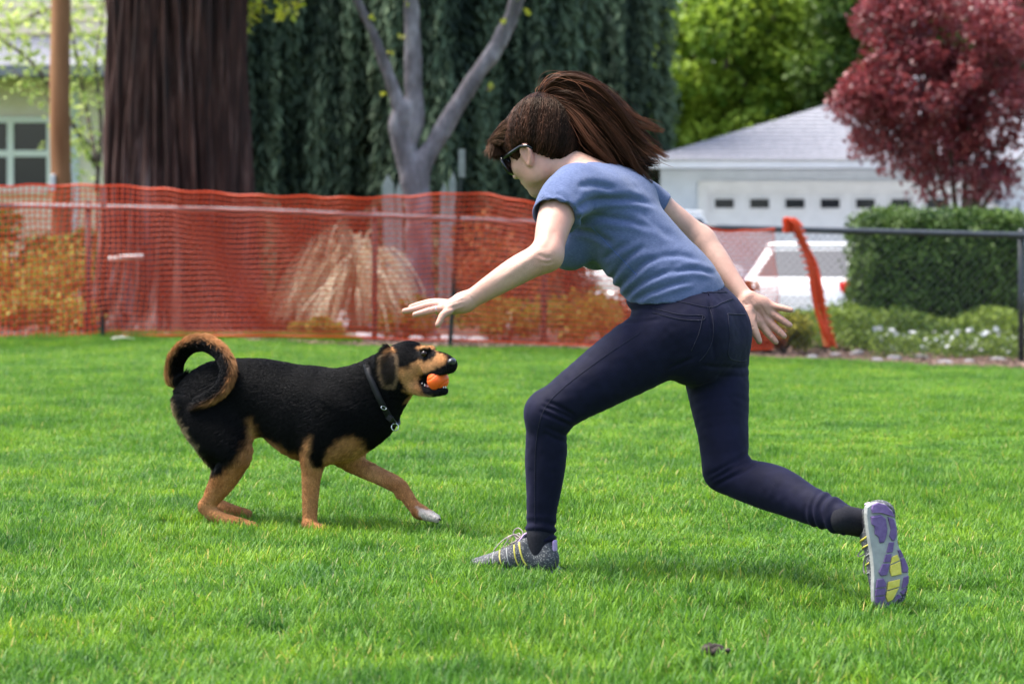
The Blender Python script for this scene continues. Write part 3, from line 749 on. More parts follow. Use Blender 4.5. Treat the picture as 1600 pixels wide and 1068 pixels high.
# --- pale young tree in front of the cream house
PTY = 37.0; pt = empty("young_tree", (hx(152, PTY), PTY, 0.0)); tag(pt, "slender young tree with pale lime leaves before the cream house", "tree"); PO = np.array(pt.location)
M_lime = mat_leaf("pale_lime_leaves", (.30, .40, .08), (.60, .66, .22), trans=.5)
m = MB(); lp = []
def pp(px, py, d=0.0): return at(px, py, PTY + d)
for pts, nl, sp in (([(150, 470), (152, 350), (150, 250), (120, 205), (70, 150), (20, 110)], 220, 22), ([(150, 250), (135, 170), (120, 90), (105, 10), (95, -60)], 300, 22), ([(150, 300), (158, 200), (150, 100), (160, 20), (155, -60)], 260, 18), ([(120, 205), (60, 110), (0, 60), (-60, 30)], 260, 26), ([(105, 10), (60, 20), (15, 40), (-40, 20)], 260, 24), ([(150, 260), (130, 225), (116, 200)], 30, 12)):
    P = catmull([[x, y, rng.uniform(-.4, .4)] for x, y in pts], 5); m.tube([pp(*p) for p in P], list(np.linspace(.035, .008, len(P))), n=6)
    for _ in range(nl):
        p = P[rng.integers(len(P)//3, len(P))]; lp.append(pp(p[0] + rng.normal(0, sp), p[1] + rng.normal(0, sp), p[2] + rng.normal(0, .3)))
m.build("trunk", M_bark, pt, True, off=PO); leaf_mesh("crown", np.array(lp), .10, M_lime, pt, off=PO, aspect=.7)
# dark bough that enters at the very top left
# --- maroon plum
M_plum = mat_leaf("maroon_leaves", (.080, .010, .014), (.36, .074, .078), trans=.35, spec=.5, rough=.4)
PLY = 36.0; pm = empty("plum_tree", (hx(1500, PLY), PLY, float(gz(hx(1500, PLY), PLY)))); tag(pm, "round-headed purple-leaved plum tree above the clipped hedge", "tree"); PO = np.array(pm.location)
m = MB()
for tx_, ty_, r_ in ((1440, 190, .06), (1475, 120, .07), (1520, 100, .08), (1580, 170, .07), (1610, 230, .06), (1400, 240, .05), (1560, 40, .05)):
    p0 = at(1500, 455, PLY); p1 = at(1500 + (tx_-1500)*.30, 330, PLY); p2 = at(tx_, ty_, PLY + rng.uniform(-.5, .5))
    m.tube(catmull([p0, at(1500 + (tx_-1500)*.12, 400, PLY), p1, .5*p1 + .5*p2 + [0, 0, .08], p2], 5), list(np.linspace(r_, .012, 21)), n=7)
m.build("trunk", M_bark, pm, True, off=PO)
cen = at(1498, 128, PLY) - PO
P, k, q = clumps(cen, (1.56, 1.25, 1.70), 110, .33, 28000, rng, .85)
fx, fy = project(P + PO); keep = ~((fy > 285) & (rng.random(len(fy)) < .45)) & ~((fy > 312) & (rng.random(len(fy)) < .8)); P, k, q = P[keep], k[keep], q[keep]
ct = rng.uniform(-.22, .22, 110)
leaf_mesh("crown", P, .085, M_plum, pm, tint=np.clip(.42 + ct[k] + .25*q[:, 2], 0, 1), aspect=.6)  # tint rises towards clump tops, painting in the light from above
# --- clipped hedge
M_box = mat_leaf("hedge_leaves", (.028, .064, .013), (.140, .225, .038), trans=.25)
HY_ = 28.9; hd = empty("clipped_hedge", (hx(1462, HY_), HY_, float(gz(hx(1462, HY_), HY_)))); tag(hd, "clipped boxy green hedge behind the black rail fence", "hedge"); HO = np.array(hd.location)
hw_, hd_, hh_ = hx(1596, HY_) - HO[0] - .03, .62, hz(338, HY_) - HO[2]
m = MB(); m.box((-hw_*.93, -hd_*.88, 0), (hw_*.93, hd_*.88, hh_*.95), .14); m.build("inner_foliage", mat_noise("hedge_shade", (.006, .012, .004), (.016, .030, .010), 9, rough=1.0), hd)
n_ = 17000; u = rng.uniform(-1, 1, (n_, 3)); ax_i = rng.choice(3, n_, p=[.18, .50, .32]); sg = np.where(rng.random(n_) < .5, -1, 1)
sg = np.where((ax_i == 2), 1, np.where((ax_i == 1) & (rng.random(n_) < .6), -1, sg)); u[np.arange(n_), ax_i] = sg
r8 = (np.abs(u)**7).sum(1)**(1/7); u /= r8[:, None]
P = u*np.array([hw_, hd_, hh_*.5]) + np.array([0, 0, hh_*.5]); P += .035*rng.standard_normal((n_, 3)); P += (u*(.05*vnoise(P*3.5, 4) + .03*vnoise(P*9, 5))[:, None])
tp = (u[:, 2] > .85); leaf_mesh("foliage", P, .055, M_box, hd, tint=.42 + .35*vnoise(P*4, 6), aspect=.6, up=u*1.0)
# --- shrubs, ground cover and flowers
M_yel = mat_leaf("yellow_green_leaves", (.13, .16, .02), (.44, .38, .06), trans=.35)
M_rust = mat_leaf("rusty_red_leaves", (.16, .035, .018), (.45, .17, .05), trans=.35)
M_low = mat_leaf("low_shrub_leaves", (.050, .100, .018), (.25, .33, .050), trans=.35)
def shrub(name, label, px, Y, w, h, mat, n=1500, leaf=.06, cat="shrub", group=None, seed=1):
    rg = np.random.default_rng(seed); x = hx(px, Y); o = empty(name, (x, Y, float(gz(x, Y)))); tag(o, label, cat, group)
    m = MB()
    for i in range(7):
        a = i*.9; m.tube([(0, 0, 0), (.3*w*math.cos(a), .3*w*math.sin(a)*.7, h*.5), (.55*w*math.cos(a), .5*w*math.sin(a)*.7, h*.8)], [.012, .009, .004], n=5)
    m.build("stems", M_bark, o, True)
    P, k, q = clumps((0, 0, h*.52), (w*.85, w*.6, h*.42), 22, min(w, h)*.30, n, rg); P[:, 2] = np.maximum(P[:, 2], .02)
    leaf_mesh("foliage", P, leaf, mat, o, rngl=rg, aspect=.5); return o
SH = [("yellow-green shrub behind the net at the far left", 25, 27.2, .55, .42, M_yel), ("yellow-green shrub behind the net left of the redwood", 110, 27.0, .5, .40, M_yel), ("tall golden bank of leaves under the cream house window", 40, 30.5, 1.0, .95, M_yel),
      ("dark green bush under the cream house wall at the far left", 5, 32.2, 1.1, 1.30, M_greend), ("dark green bush between the pole and the redwood", 150, 32.4, .8, 1.15, M_greend),
      ("rusty red shrub close to the right of the redwood base", 440, 27.6, .4, .45, M_rust), ("yellow shrub at the foot of the tan grass clump", 500, 25.9, .38, .22, M_yel), ("yellow shrub in front of the forked tree trunk", 640, 26.4, .40, .42, M_yel),
      ("rusty orange shrub heaped behind the fence beside the black post", 762, 29.2, .72, 1.35, M_rust), ("golden shrub behind the net under the outstretched arm", 790, 26.2, .55, .50, M_yel), ("golden shrub behind the net below the woman's waist", 905, 26.3, .60, .58, M_yel),
      ("rusty red shrub behind the net below her chest", 960, 26.9, .45, .62, M_rust), ("rusty orange shrub behind the net, right of her hip", 1145, 26.8, .38, .85, M_rust), ("golden shrub beside the orange strap, right of her hand", 1225, 26.3, .40, .42, M_yel), ("rusty shrub behind the net near her right hand", 1190, 26.0, .30, .30, M_rust)]
for i, (lb, px, Y, w, h, mt) in enumerate(SH): shrub("shrub", lb, px, Y, w, h, mt, 7000 if mt is M_greend else 1700, .11 if mt is M_greend else .07, "shrub", None, 40+i)
nl = 9000
x = rng.uniform(hx(1240, 27), hx(1640, 27), nl); y = 26.9 + 1.5*rng.random(nl)**.7; top = .08 + .36*sstep(26.8, 27.6, y) + .10*vnoise(np.stack([x*2, y*2, 0*x], 1), 3)
P = np.stack([x, y, gz(x, y) + top*rng.random(nl)**.5], 1)
tag(leaf_mesh("ground_cover", P, .065, M_low, tint=.5 + .4*vnoise(P*2.2, 8), aspect=.5), "low yellow-green ground cover in front of the clipped hedge", "ground cover", kind="stuff")
M_petal = mat_leaf("white_petals", (.62, .62, .60), (.80, .80, .80), trans=.3)
fxp, fyp = [], []
for px, Y in ((1395, 25.2), (1432, 25.6), (1470, 25.3), (1500, 25.7), (1520, 25.2), (1545, 25.8), (1568, 25.5), (1590, 26.0), (1405, 25.8), (1490, 26.1), (1578, 26.4), (1390, 24.9)):
    for _ in range(8): fxp.append(hx(px, Y + .9) + rng.normal(0, .13)); fyp.append(Y + .9 + rng.normal(0, .16))
fxp, fyp = np.array(fxp), np.array(fyp); P = np.stack([fxp, fyp, gz(fxp, fyp) + rng.uniform(.06, .30, len(fxp))], 1)
tag(leaf_mesh("white_flowers", P, .055, M_petal, aspect=.9), "clusters of small white flowers at the right end of the bed", "flowers", kind="stuff")
n_ = 2600; kk = rng.integers(0, len(fxp), n_); P2 = P[kk] + rng.normal(0, .06, (n_, 3)); P2[:, 2] = gz(P2[:, 0], P2[:, 1]) + rng.uniform(.01, .24, n_)
tag(leaf_mesh("flower_foliage", P2, .05, M_low, aspect=.4), "grey-green leaves under the small white flowers", "foliage", kind="stuff")
# tan ornamental grass, arching over
OGY = 26.8; og = empty("ornamental_grass", (hx(560, OGY), OGY, float(gz(hx(560, OGY), OGY)))); tag(og, "clump of dry tan ornamental grass arching behind the net", "grass clump"); OO = np.array(og.location)
M_tan = mat_leaf("dry_grass_blades", (.58, .46, .26), (.84, .78, .58), trans=.3, rough=.7)
V, F, T = [], [], []
for i in range(900):
    a = rng.uniform(0, 6.28); tuft = rng.integers(0, 9); ta_ = [.2, 2.9, 3.6, -.5, 3.3, 5.2, 4.1, -.9, 1.6][tuft]; r = rng.uniform(.22, .74)*[1, 1.15, .8, .9, 1.05, .7, .9, 1.1, .8][tuft]; hgt = rng.uniform(.55, 1.12)*[.8, 1.05, .9, .95, 1.1, .85, .75, .9, 1.][tuft]*(1.05 - .3*r)
    ca, sa_ = math.cos(ta_ + rng.normal(0, .22)), math.sin(ta_ + rng.normal(0, .22))
    pts = catmull([(0.03*ca, .03*sa_, 0), (.22*r*ca, .22*r*sa_, hgt*.75), (.62*r*ca, .62*r*sa_, hgt), (.95*r*ca, .95*r*sa_, hgt*.72), (1.12*r*ca, 1.1*r*sa_, hgt*.25 if rng.random() < .7 else hgt*.5)], 3)
    pts = pts + rng.normal(0, .018, 3); n0 = len(V); sd = np.array([-sa_, ca, 0])*.009
    for j, p in enumerate(pts):
        w = 1 - .7*j/len(pts); V += [p - sd*w, p + sd*w]; T += [0, 0]
    t_ = rng.random()
    for j in range(len(pts)): T[n0+2*j] = T[n0+2*j+1] = t_
    F += [(n0+2*j, n0+2*j+1, n0+2*j+3, n0+2*j+2) for j in range(len(pts)-1)]
o = mesh_np("blades", np.array(V), np.array(F), M_tan, og); a_ = o.data.attributes.new("tint", 'FLOAT', 'POINT'); a_.data.foreach_set("value", np.array(T, np.float32))
m = MB(); m.tube([(0, 0, -.02), (0, 0, .10), (0, 0, .16)], [.14, .12, .03], n=10); m.build("crown_base", mat_noise("dry_grass_base", (.16, .11, .05), (.30, .22, .11), 30, rough=1), og, True)
# stones
M_stone = mat_noise("pale_stone", (.42, .40, .40), (.66, .64, .64), 7, rough=.85, bump=.4, bscale=22, dist=.02)
def rock(seed, n=12):
    rg = np.random.default_rng(seed); V, F = [], []
    bm = bmesh.new(); bmesh.ops.create_icosphere(bm, subdivisions=3, radius=1.0); co = np.array([v.co[:] for v in bm.verts])
    co *= (1 + .28*vnoise(co*1.3 + seed*3, seed) + .10*vnoise(co*3.5 + seed, seed+1))[:, None]; co[:, 2] = np.maximum(co[:, 2], -.55)*.72
    me = bpy.data.meshes.new("stone")
    for v, c in zip(bm.verts, co): v.co = c
    bm.to_mesh(me); bm.free(); me.materials.append(M_stone)
    for p in me.polygons: p.use_smooth = True
    return me
ROCKS = [rock(s_) for s_ in (1, 2, 3, 4)]
def stone(px, Y, r, label, group=None, sx=1.2, mt=None):
    x = hx(px, Y); o = bpy.data.objects.new("stone", ROCKS[rng.integers(4)]); o.location = (x, Y, float(gz(x, Y)) + r*.28); o.scale = (r*sx, r, r*.85); o.rotation_euler = (0, 0, rng.uniform(0, 6)); link(o)
    tag(o, label, "stone", group)
    if mt: o.material_slots[0].link = 'OBJECT'; o.material_slots[0].material = mt
ORD = ["first", "second", "third", "fourth", "fifth", "sixth", "seventh", "eighth", "ninth", "tenth"]
M_gstone = mat_noise("grey_stone", (.16, .15, .15), (.34, .32, .32), 7, rough=.85, bump=.4, bscale=22, dist=.02)
for oi, (px, r) in enumerate(((528, .085), (548, .075), (566, .10), (588, .085), (612, .06), (650, .07), (676, .06), (705, .10), (725, .08), (748, .085))): stone(px, 26.05 + rng.uniform(-.1, .1), r, ORD[oi] + " pale stone from the left in the row edging the bed behind the net", "pale stones edging the bed behind the net")
for oi, (px, r, Y) in enumerate(((1270, .06, 24.9), (1305, .05, 25.2), (1340, .07, 25.0), (1372, .055, 24.9), (1398, .075, 24.7), (1440, .06, 24.75), (1475, .06, 24.6), (1515, .05, 24.55), (1560, .06, 24.5))): stone(px, Y + .35 + .5*(oi % 3), r, ORD[oi] + " grey stone from the left on the bark mulch at right", "grey stones on the mulch at right", 1.2, M_gstone)
stone(568, 29.3, .30, "large pale boulder behind the fence above the tan grass", None, 1.1); stone(600, 29.6, .26, "pale boulder against the left of the forked trunk", None, .9); stone(812, 30.2, .26, "pale boulder behind the fence next to the woman's sleeve", None, 1.1)
# bleached stakes leaning behind the forked tree
M_stake = mat_noise("bleached_green_white_wood", (.25, .30, .27), (.40, .44, .41), 9, rough=.8)
for x0, x1, yt, lb in ((612, 606, 272, "broad bleached stake left of the forked trunk"), (626, 623, 284, "bleached stake touching the left of the forked trunk"), (690, 694, 285, "short bleached stake right of the forked trunk"), (696, 708, 268, "leaning bleached stake right of the forked trunk")):
    Y = 30.0; p0, p1 = at(x0, 500, Y), at(x1, yt, Y); o = empty("stake", (p0[0], Y, float(gz(p0[0], Y)))); tag(o, lb, "stake")
    d_ = p1 - np.array(o.location); w = .038 if "broad" not in lb else .065; m = MB()
    V = [(-w, -.015, -.1), (w, -.015, -.1), (w, .015, -.1), (-w, .015, -.1)] + [tuple(d_*.93 + np.array(c)) for c in ((-w, -.015, 0), (w, -.015, 0), (w, .015, 0), (-w, .015, 0))] + [tuple(d_ + np.array([0, -.012, 0])), tuple(d_ + np.array([0, .012, 0]))]
    m.add(V, [(0, 1, 5, 4), (1, 2, 6, 5), (2, 3, 7, 6), (3, 0, 4, 7), (4, 5, 8), (6, 7, 9), (5, 6, 9, 8), (7, 4, 8, 9), (3, 2, 1, 0)]); m.build("board", M_stake, o)
# ================================================================ fences
rng = np.random.default_rng(31)
M_rail = mat_noise("black_vinyl_rail", (.014, .016, .018), (.035, .038, .042), 20, rough=.35, spec=.6)
M_galv = mat_noise("galvanised_rail", (.15, .125, .125), (.23, .20, .20), 20, rough=.5, metal=.4)
CFY = 25.6
def rail_z(px): return np.interp(px, [-200, 0, 140, 390, 600, 830, 1100, 1600, 1900], [hz(y, CFY) for y in (318, 321, 323, 328, 337, 347, 355, 368, 376)])
cf = empty("chain_link_fence", (hx(585, CFY), CFY, 0)); tag(cf, "galvanised chain-link fence with a pipe rail behind the orange net", "fence"); CO_ = np.array(cf.location)
cf2 = empty("chain_link_fence", (hx(1350, CFY), CFY, 0)); tag(cf2, "black chain-link fence with rail in front of the hedge", "fence"); CO2 = np.array(cf2.location)
M_wire = mat_noise('dull_wire', (.05, .05, .05), (.09, .09, .09), 30, rough=.7)
M_brown = mat_noise('weathered_post', (.05, .035, .032), (.10, .075, .070), 30, rough=.8)
def run(root, off, p0, p1, posts, mat, wire_mat, r, pmat):
    pxs = np.linspace(p0, p1, 24); m = MB(); m.tube([(hx(p, CFY), CFY, float(rail_z(p))) for p in pxs], r, n=10); m.build("rail", mat, root, True, off=off)
    for p in posts:
        x = hx(p, CFY); g = float(gz(x, CFY)); m = MB(); m.tube([(x, CFY + .045, g - .1), (x, CFY + .045, float(rail_z(p)) + .02)], .030, n=12); m.build("post", pmat, root, True, off=off)
        m = MB(); m.tube([(x, CFY + .045, float(rail_z(p)) + .022), (x, CFY + .045, float(rail_z(p)) + .045), (x, CFY + .045, float(rail_z(p)) + .065)], [.036, .034, .010], n=12); m.build("cap", pmat, root, True, off=off)
    x0, x1 = hx(p0, CFY), hx(p1, CFY); m = MB(); H_ = 1.15; sp = .072
    pxat = lambda x: 800 + x*FPX/CFY
    for s in (1, -1):
        xs_ = np.arange(x0 - H_, x1 + H_, sp)
        for x in xs_:
            a, c = (x, 0.0), (x + s*H_, H_)
            t0, t1 = 0.0, 1.0
            lo, hi = min(a[0], c[0]), max(a[0], c[0])
            if hi <= x0 or lo >= x1: continue
            ta_, tb_ = (x0 - a[0])/(c[0]-a[0]), (x1 - a[0])/(c[0]-a[0]); t0, t1 = max(0, min(ta_, tb_)), min(1, max(ta_, tb_))
            P = []
            for t in (t0, t1):
                xx = a[0] + (c[0]-a[0])*t; g = float(gz(xx, CFY)) + .03; top = float(rail_z(pxat(xx))) - .02; P.append((xx, CFY - .028 + .004*s, g + (top-g)*t))
            m.tube(P, .0020, n=3, cap=False)
    m.build("wire_mesh", wire_mat, root, True, off=off)
run(cf, CO_, -620, 1090, (-610, -330, -60, 137, 585, 850, 1085), M_galv, M_wire, .024, M_brown)
run(cf2, CO2, 1092, 1820, (1597, 1815), M_rail, M_rail, .030, M_rail)
# ---------------------------------------------------------------- orange plastic net
M_net, nt, b = new_mat("orange_plastic_net"); b.inputs["Base Color"].default_value = (.76, .075, .011, 1); b.inputs["Roughness"].default_value = .45
tl_ = N(nt, "ShaderNodeBsdfTranslucent"); tl_.inputs[0].default_value = (.84, .100, .013, 1); mx = N(nt, "ShaderNodeMixShader"); mx.inputs[0].default_value = .30
nt.links.new(b.outputs[0], mx.inputs[1]); nt.links.new(tl_.outputs[0], mx.inputs[2]); nt.links.new(mx.outputs[0], nt.nodes["Material Output"].inputs[0])
NY = 24.7
nf_ = empty("net_fence", (hx(640, NY), NY, 0)); tag(nf_, "orange plastic safety net stretched along the edge of the lawn", "net fence"); NO = np.array(nf_.location)
top_px = ([-520, -160, 0, 60, 165, 260, 390, 480, 560, 640, 715, 770, 830, 900, 1000, 1080, 1110, 1180, 1235, 1290, 1302], [286, 288, 291, 290, 290, 296, 306, 308, 310, 307, 302, 305, 318, 330, 340, 350, 360, 362, 352, 372, 380])
bot_px = ([-520, -160, 0, 90, 180, 300, 420, 560, 640, 715, 800, 950, 1090, 1200, 1302], [556, 548, 542, 533, 523, 524, 524, 526, 530, 531, 534, 540, 545, 545, 538])
cols = []; p = -520.0
while p < 1212:
    cols.append(p); p += (8.9 if p < 150 else 8.9 - 2.6*min(1, (p-150)/120))
cols.append(1212.0); cols = np.array(cols); nc = len(cols); nr = 29
u = np.linspace(0, 1, nr)
def ny(px, t):
    """depth of the net: it bellies a little between its stakes and leans on the trunk"""
    return NY - .25*sstep(200, -100, px) + .10*np.sin(px*.011) + .05*np.sin(px*.047 + t*4) + .06*np.sin(t*3.1)*np.sin(px*.02 + 1)
T_, B_ = np.interp(cols, *top_px), np.interp(cols, *bot_px)
T_ = T_ + 1.2*np.sin(cols*.09)
PXg = cols[:, None] + 3.0*np.sin(u[None]*5 + cols[:, None]*.02) + 2.2*np.sin(u[None]*9 + cols[:, None]*.05)
uu = u[None] + .010*np.sin(cols[:, None]*.035 + u[None]*7)*np.sin(np.pi*u[None])
PYg = B_[:, None] + (T_ - B_)[:, None]*uu
Yg = ny(cols[:, None], u[None])
GX = (PXg - 800)/FPX*Yg; GZ = CAMH - (PYg - HORIZON)/FPX*Yg
GP = np.stack([GX, Yg, GZ], 2)                                    # (nc, nr, 3)
V, F, n0 = [], [], 0
def ribbon(P, w, axis, thick=.0018):
    """flat strip with thickness along a run of points"""
    global n0
    t = np.gradient(P, axis=0); t /= np.linalg.norm(t, axis=1)[:, None] + 1e-9
    nrm_ = np.cross(t, np.tile(axis, (len(P), 1))); nrm_ /= np.linalg.norm(nrm_, axis=1)[:, None] + 1e-9
    s = np.cross(nrm_, t); a = s*w*.5; b_ = nrm_*thick*.5
    q = np.stack([P-a-b_, P+a-b_, P+a+b_, P-a+b_], 1).reshape(-1, 3); V.append(q); m = len(P)
    i = np.arange(m-1)[:, None]*4 + n0
    for k in range(4):
        k2 = (k+1) % 4; F.append(np.concatenate([i+k, i+k2, i+4+k2, i+4+k], 1))
    n0 += 4*m
for j in range(nr): ribbon(GP[:, j], .0106 if 0 < j < nr-1 else .020, np.array([0, 0, 1.0]))
for i in range(nc): ribbon(GP[i, :], .0058 + .0058*float(sstep(230, 120, cols[i])), np.array([1.0, 0, 0]))
mesh_np("net", np.concatenate(V), np.concatenate(F), M_net, nf_, smooth=False, off=NO)
# its loose end: the net gathered into a strap that hangs over the rail
V, F, n0 = [], [], 0
K = [(1233, 362), (1236, 342), (1245, 352), (1256, 385), (1266, 415), (1276, 450), (1286, 490), (1293, 520), (1297, 540)]
for s in range(12):
    o_ = (s - 5.5)*1.9; P = catmull([(x + o_*(.55 + .45*math.sin(i*1.3 + s*.2)) + rng.normal(0, 1.2), y + rng.normal(0, 1.0) - abs(o_)*.15, rng.normal(0, .02)) for i, (x, y) in enumerate(K)], 4)
    ribbon(np.array([at(x, y, NY - .10 + .045*math.sin(s*1.7) + d) for x, y, d in P]), .022, np.array([1.0, .3, 0]))
P_all = [at(x, y, NY - .10) for x, y in K]
for i in range(26):
    t = i/25*(len(K)-1); a = int(min(t, len(K)-2)); f = t - a; c = P_all[a]*(1-f) + P_all[a+1]*f
    ribbon(np.array([c + [-.060, .02, .01], c + [-.02, -.05, -.005], c + [.02, .04, .005], c + [.060, -.02, -.01]]), .020, np.array([0, 0, 1.0]))
mesh_np("gathered_end", np.concatenate(V), np.concatenate(F), M_net, nf_, smooth=False, off=NO)
# steel stakes that carry the net
M_tpost = mat_noise("dark_green_steel", (.016, .020, .018), (.035, .040, .036), 30, rough=.6)
M_tip = mat_noise("pale_painted_tip", (.16, .16, .15), (.24, .24, .23), 30, rough=.6)
def tpost(x0, y0, x1, y1, Y, label):
    a, c = at(x0, y0, Y), at(x1, y1, Y); o = empty("steel_stake", (a[0], Y, float(gz(a[0], Y)))); tag(o, label, "stake"); d = c - np.array(o.location); m = MB()
    for (wx, wy) in ((.020, .005), (.005, .018)):
        V = []
        for z in (-.15, .0, .86): V += [tuple(d*z + np.array([sx*wx, sy*wy, 0])) for sx, sy in ((-1, -1), (1, -1), (1, 1), (-1, 1))]
        m.add(V, [(0+k, (k+1) % 4, 4+(k+1) % 4, 4+k) for k in range(4)] + [(4+k, 4+(k+1) % 4, 8+(k+1) % 4, 8+k) for k in range(4)])
    for k in range(18): m.box(tuple(d*(.06 + k*.044) + np.array([-.006, -.028, -.006])), tuple(d*(.06 + k*.044) + np.array([.006, -.017, .006])))
    m.build("shaft", M_tpost, o); m = MB(); m.box(tuple(d*.86 + np.array([-.022, -.022, 0])), tuple(d + np.array([.022, .022, 0]))); m.build("tip", M_tip, o)
tpost(703, 533, 723, 233, NY + .12, "tall steel stake with pale tip left of the woman's arm"); tpost(160, 530, 161, 292, NY + .12, "steel stake at the left edge of the redwood trunk")
# pale stick and a bit of timber against the redwood
M_stick = mat_noise("peeled_wood", (.45, .40, .38), (.62, .57, .54), 20, rough=.8)
m = MB(); a, c = at(170, 404, 25.3), at(224, 401, 25.3); m.tube([a - a, (c-a)*.5 + [0, 0, .004], c - a], [.026, .024, .026], n=8); o = m.build("peeled_branch_stub", M_stick, None, True); o.location = a; tag(o, "short pale stub of wood caught behind the net at the redwood", "stick")
a = at(175, 521, 24.4); m = MB(); m.tube([(0, 0, .02), (.09, .02, .03), (.20, .04, .015)], [.026, .030, .022], n=8); o = m.build("fallen_stick", M_stick, None, True); o.location = (a[0], 24.4, float(gz(a[0], 24.4))); tag(o, "pale fallen stick lying on the lawn edge below the redwood", "stick")
# ================================================================ parked cars
M_car, nt, b = new_mat("white_car_paint"); b.inputs["Base Color"].default_value = (.78, .79, .80, 1); b.inputs["Roughness"].default_value = .28; b.inputs["Coat Weight"].default_value = .6
M_cglass, nt, b = new_mat("car_glass"); b.inputs["Base Color"].default_value = (.03, .035, .04, 1); b.inputs["Roughness"].default_value = .05; b.inputs["Specular IOR Level"].default_value = .8
M_tail, nt, b = new_mat("red_lamp"); b.inputs["Base Color"].default_value = (.55, .02, .015, 1); b.inputs["Roughness"].default_value = .15
M_tyre = mat_noise("tyre_rubber", (.012, .012, .012), (.022, .022, .022), 40, rough=.85)
M_rim = mat_noise("alloy_rim", (.45, .45, .46), (.60, .60, .61), 30, rough=.35, metal=.9)
M_lamp, nt, b = new_mat("clear_lamp"); b.inputs["Base Color"].default_value = (.7, .7, .7, 1); b.inputs["Roughness"].default_value = .08
def car(label, px, Y, rz, kind):
    """nose along +x; length 4.5 m"""
    x = hx(px, Y); o = empty("parked_car", (x, Y, float(gz(x, Y)) + .012), rz); tag(o, label, "car", "white cars parked before the garage")
    if kind == "suv": prof = [(-2.15, .95, 1.02), (-2.05, .80, 1.60), (-1.6, .74, 1.72), (-.4, .74, 1.76), (.5, .74, 1.68), (1.2, .84, 1.12), (2.0, .86, .98), (2.25, .80, .70)]; belt = 1.02; roof0, roof1 = -2.0, .55; hr = 1.74
    else: prof = [(-2.2, .86, .98), (-1.7, .84, 1.02), (-1.1, .70, 1.36), (-.5, .68, 1.44), (.3, .68, 1.42), (1.0, .80, 1.02), (1.8, .84, .90), (2.2, .78, .66)]; belt = .94; roof0, roof1 = -1.15, .35; hr = 1.43
    hw = .89
    # lower body as a lofted shell
    st_ = [(-2.25, .62, .42, .82), (-2.18, .80, .30, .94), (-1.9, hw, .24, belt), (-1.0, hw+.01, .22, belt), (0, hw+.01, .22, belt), (1.0, hw, .22, belt-.02), (1.75, hw-.03, .24, belt-.10), (2.12, hw-.14, .28, belt-.20), (2.25, .55, .40, belt-.34)]
    V, F = [], []; n = 12
    for xx, w, z0, z1 in st_:
        for k in range(n):
            a = 2*math.pi*(k+.5)/n; c_, s_ = math.cos(a), math.sin(a); e = .38
            V.append((xx, w*math.copysign(abs(c_)**e, c_), (z0+z1)/2 + (z1-z0)/2*math.copysign(abs(s_)**e, s_)))
    for i in range(len(st_)-1):
        for k in range(n): F.append((i*n+k, i*n+(k+1) % n, (i+1)*n+(k+1) % n, (i+1)*n+k))
    F += [tuple(range(n))[::-1], tuple(range((len(st_)-1)*n, len(st_)*n))]
    body = obj_pd("body", V, F, M_car, o, True)
    # cabin: glass house with a painted roof
    gr, gf = (-2.08 if kind == "suv" else -1.75), (1.15 if kind == "suv" else 1.05)
    ring0 = [(gr, -.80, belt-.03), (gf, -.80, belt-.05), (gf, .80, belt-.05), (gr, .80, belt-.03)]; ring1 = [(roof0, -.62, hr-.07), (roof1, -.62, hr-.07), (roof1, .62, hr-.07), (roof0, .62, hr-.07)]
    obj_pd("cabin", ring0 + ring1, [(0, 1, 5, 4), (1, 2, 6, 5), (2, 3, 7, 6), (3, 0, 4, 7), (4, 5, 6, 7)], M_car, o)
    def inset(q, s=.86, out=.006):
        q = [np.array(p, float) for p in q]; c = sum(q)/4; nn = nrm(np.cross(q[1]-q[0], q[3]-q[0])); return [c + (p-c)*s + nn*out for p in q]
    q = [ring0[0], ring0[1], ring1[1], ring1[0]]
    for A_, B2 in ((0.0, .48), (.52, 1.0)):
        for side in (0, 1):
            l = [np.array(ring0[0 if side == 0 else 3]), np.array(ring0[1 if side == 0 else 2]), np.array(ring1[1 if side == 0 else 2]), np.array(ring1[0 if side == 0 else 3])]
            qq = [l[0] + (l[1]-l[0])*A_, l[0] + (l[1]-l[0])*B2, l[3] + (l[2]-l[3])*B2, l[3] + (l[2]-l[3])*A_]
            obj_pd("window", inset(qq, .84, .008 if side == 0 else -.008), [(0, 1, 2, 3)], M_cglass, o)
    obj_pd("windscreen", inset([ring0[1], ring0[2], ring1[2], ring1[1]], .88, .008), [(0, 1, 2, 3)], M_cglass, o); obj_pd("rear_window", inset([ring0[3], ring0[0], ring1[0], ring1[3]], .82, .008), [(0, 1, 2, 3)], M_cglass, o)
    m = MB(); m.box((roof0-.04, -.63, hr-.075), (roof1+.04, .63, hr), .035); m.build("roof", M_car, o, True)
    for s in (-1, 1):
        m = MB(); m.box((-2.23, s*.74-.14, .72), (-2.02, s*.74+.14, .92), .03); m.build("tail_light", M_tail, o, True)
        m = MB(); m.box((1.98, s*.66-.16, .58), (2.16, s*.66+.16, .70), .03); m.build("headlight", M_lamp, o, True)
        for xx in (-1.38, 1.38):
            w = MB(); w.tube([(xx, s*.74, .33), (xx, s*.80, .33), (xx, s*.93, .33), (xx, s*.95, .33)], [.30, .33, .33, .29], n=28); wo_ = w.build("wheel", M_tyre, o, True)
            w = MB(); w.tube([(xx, s*.94, .33), (xx, s*.962, .33)], [.21, .20], n=20); w.build("rim", M_rim, wo_, True)
    m = MB(); m.box((-2.30, -.26, .60), (-2.262, .26, .72)); m.build("number_plate", M_white, o); m = MB(); m.box((-2.29, -.82, .36), (-2.14, .82, .56), .05); m.build("bumper", M_car, o, True)
    return o
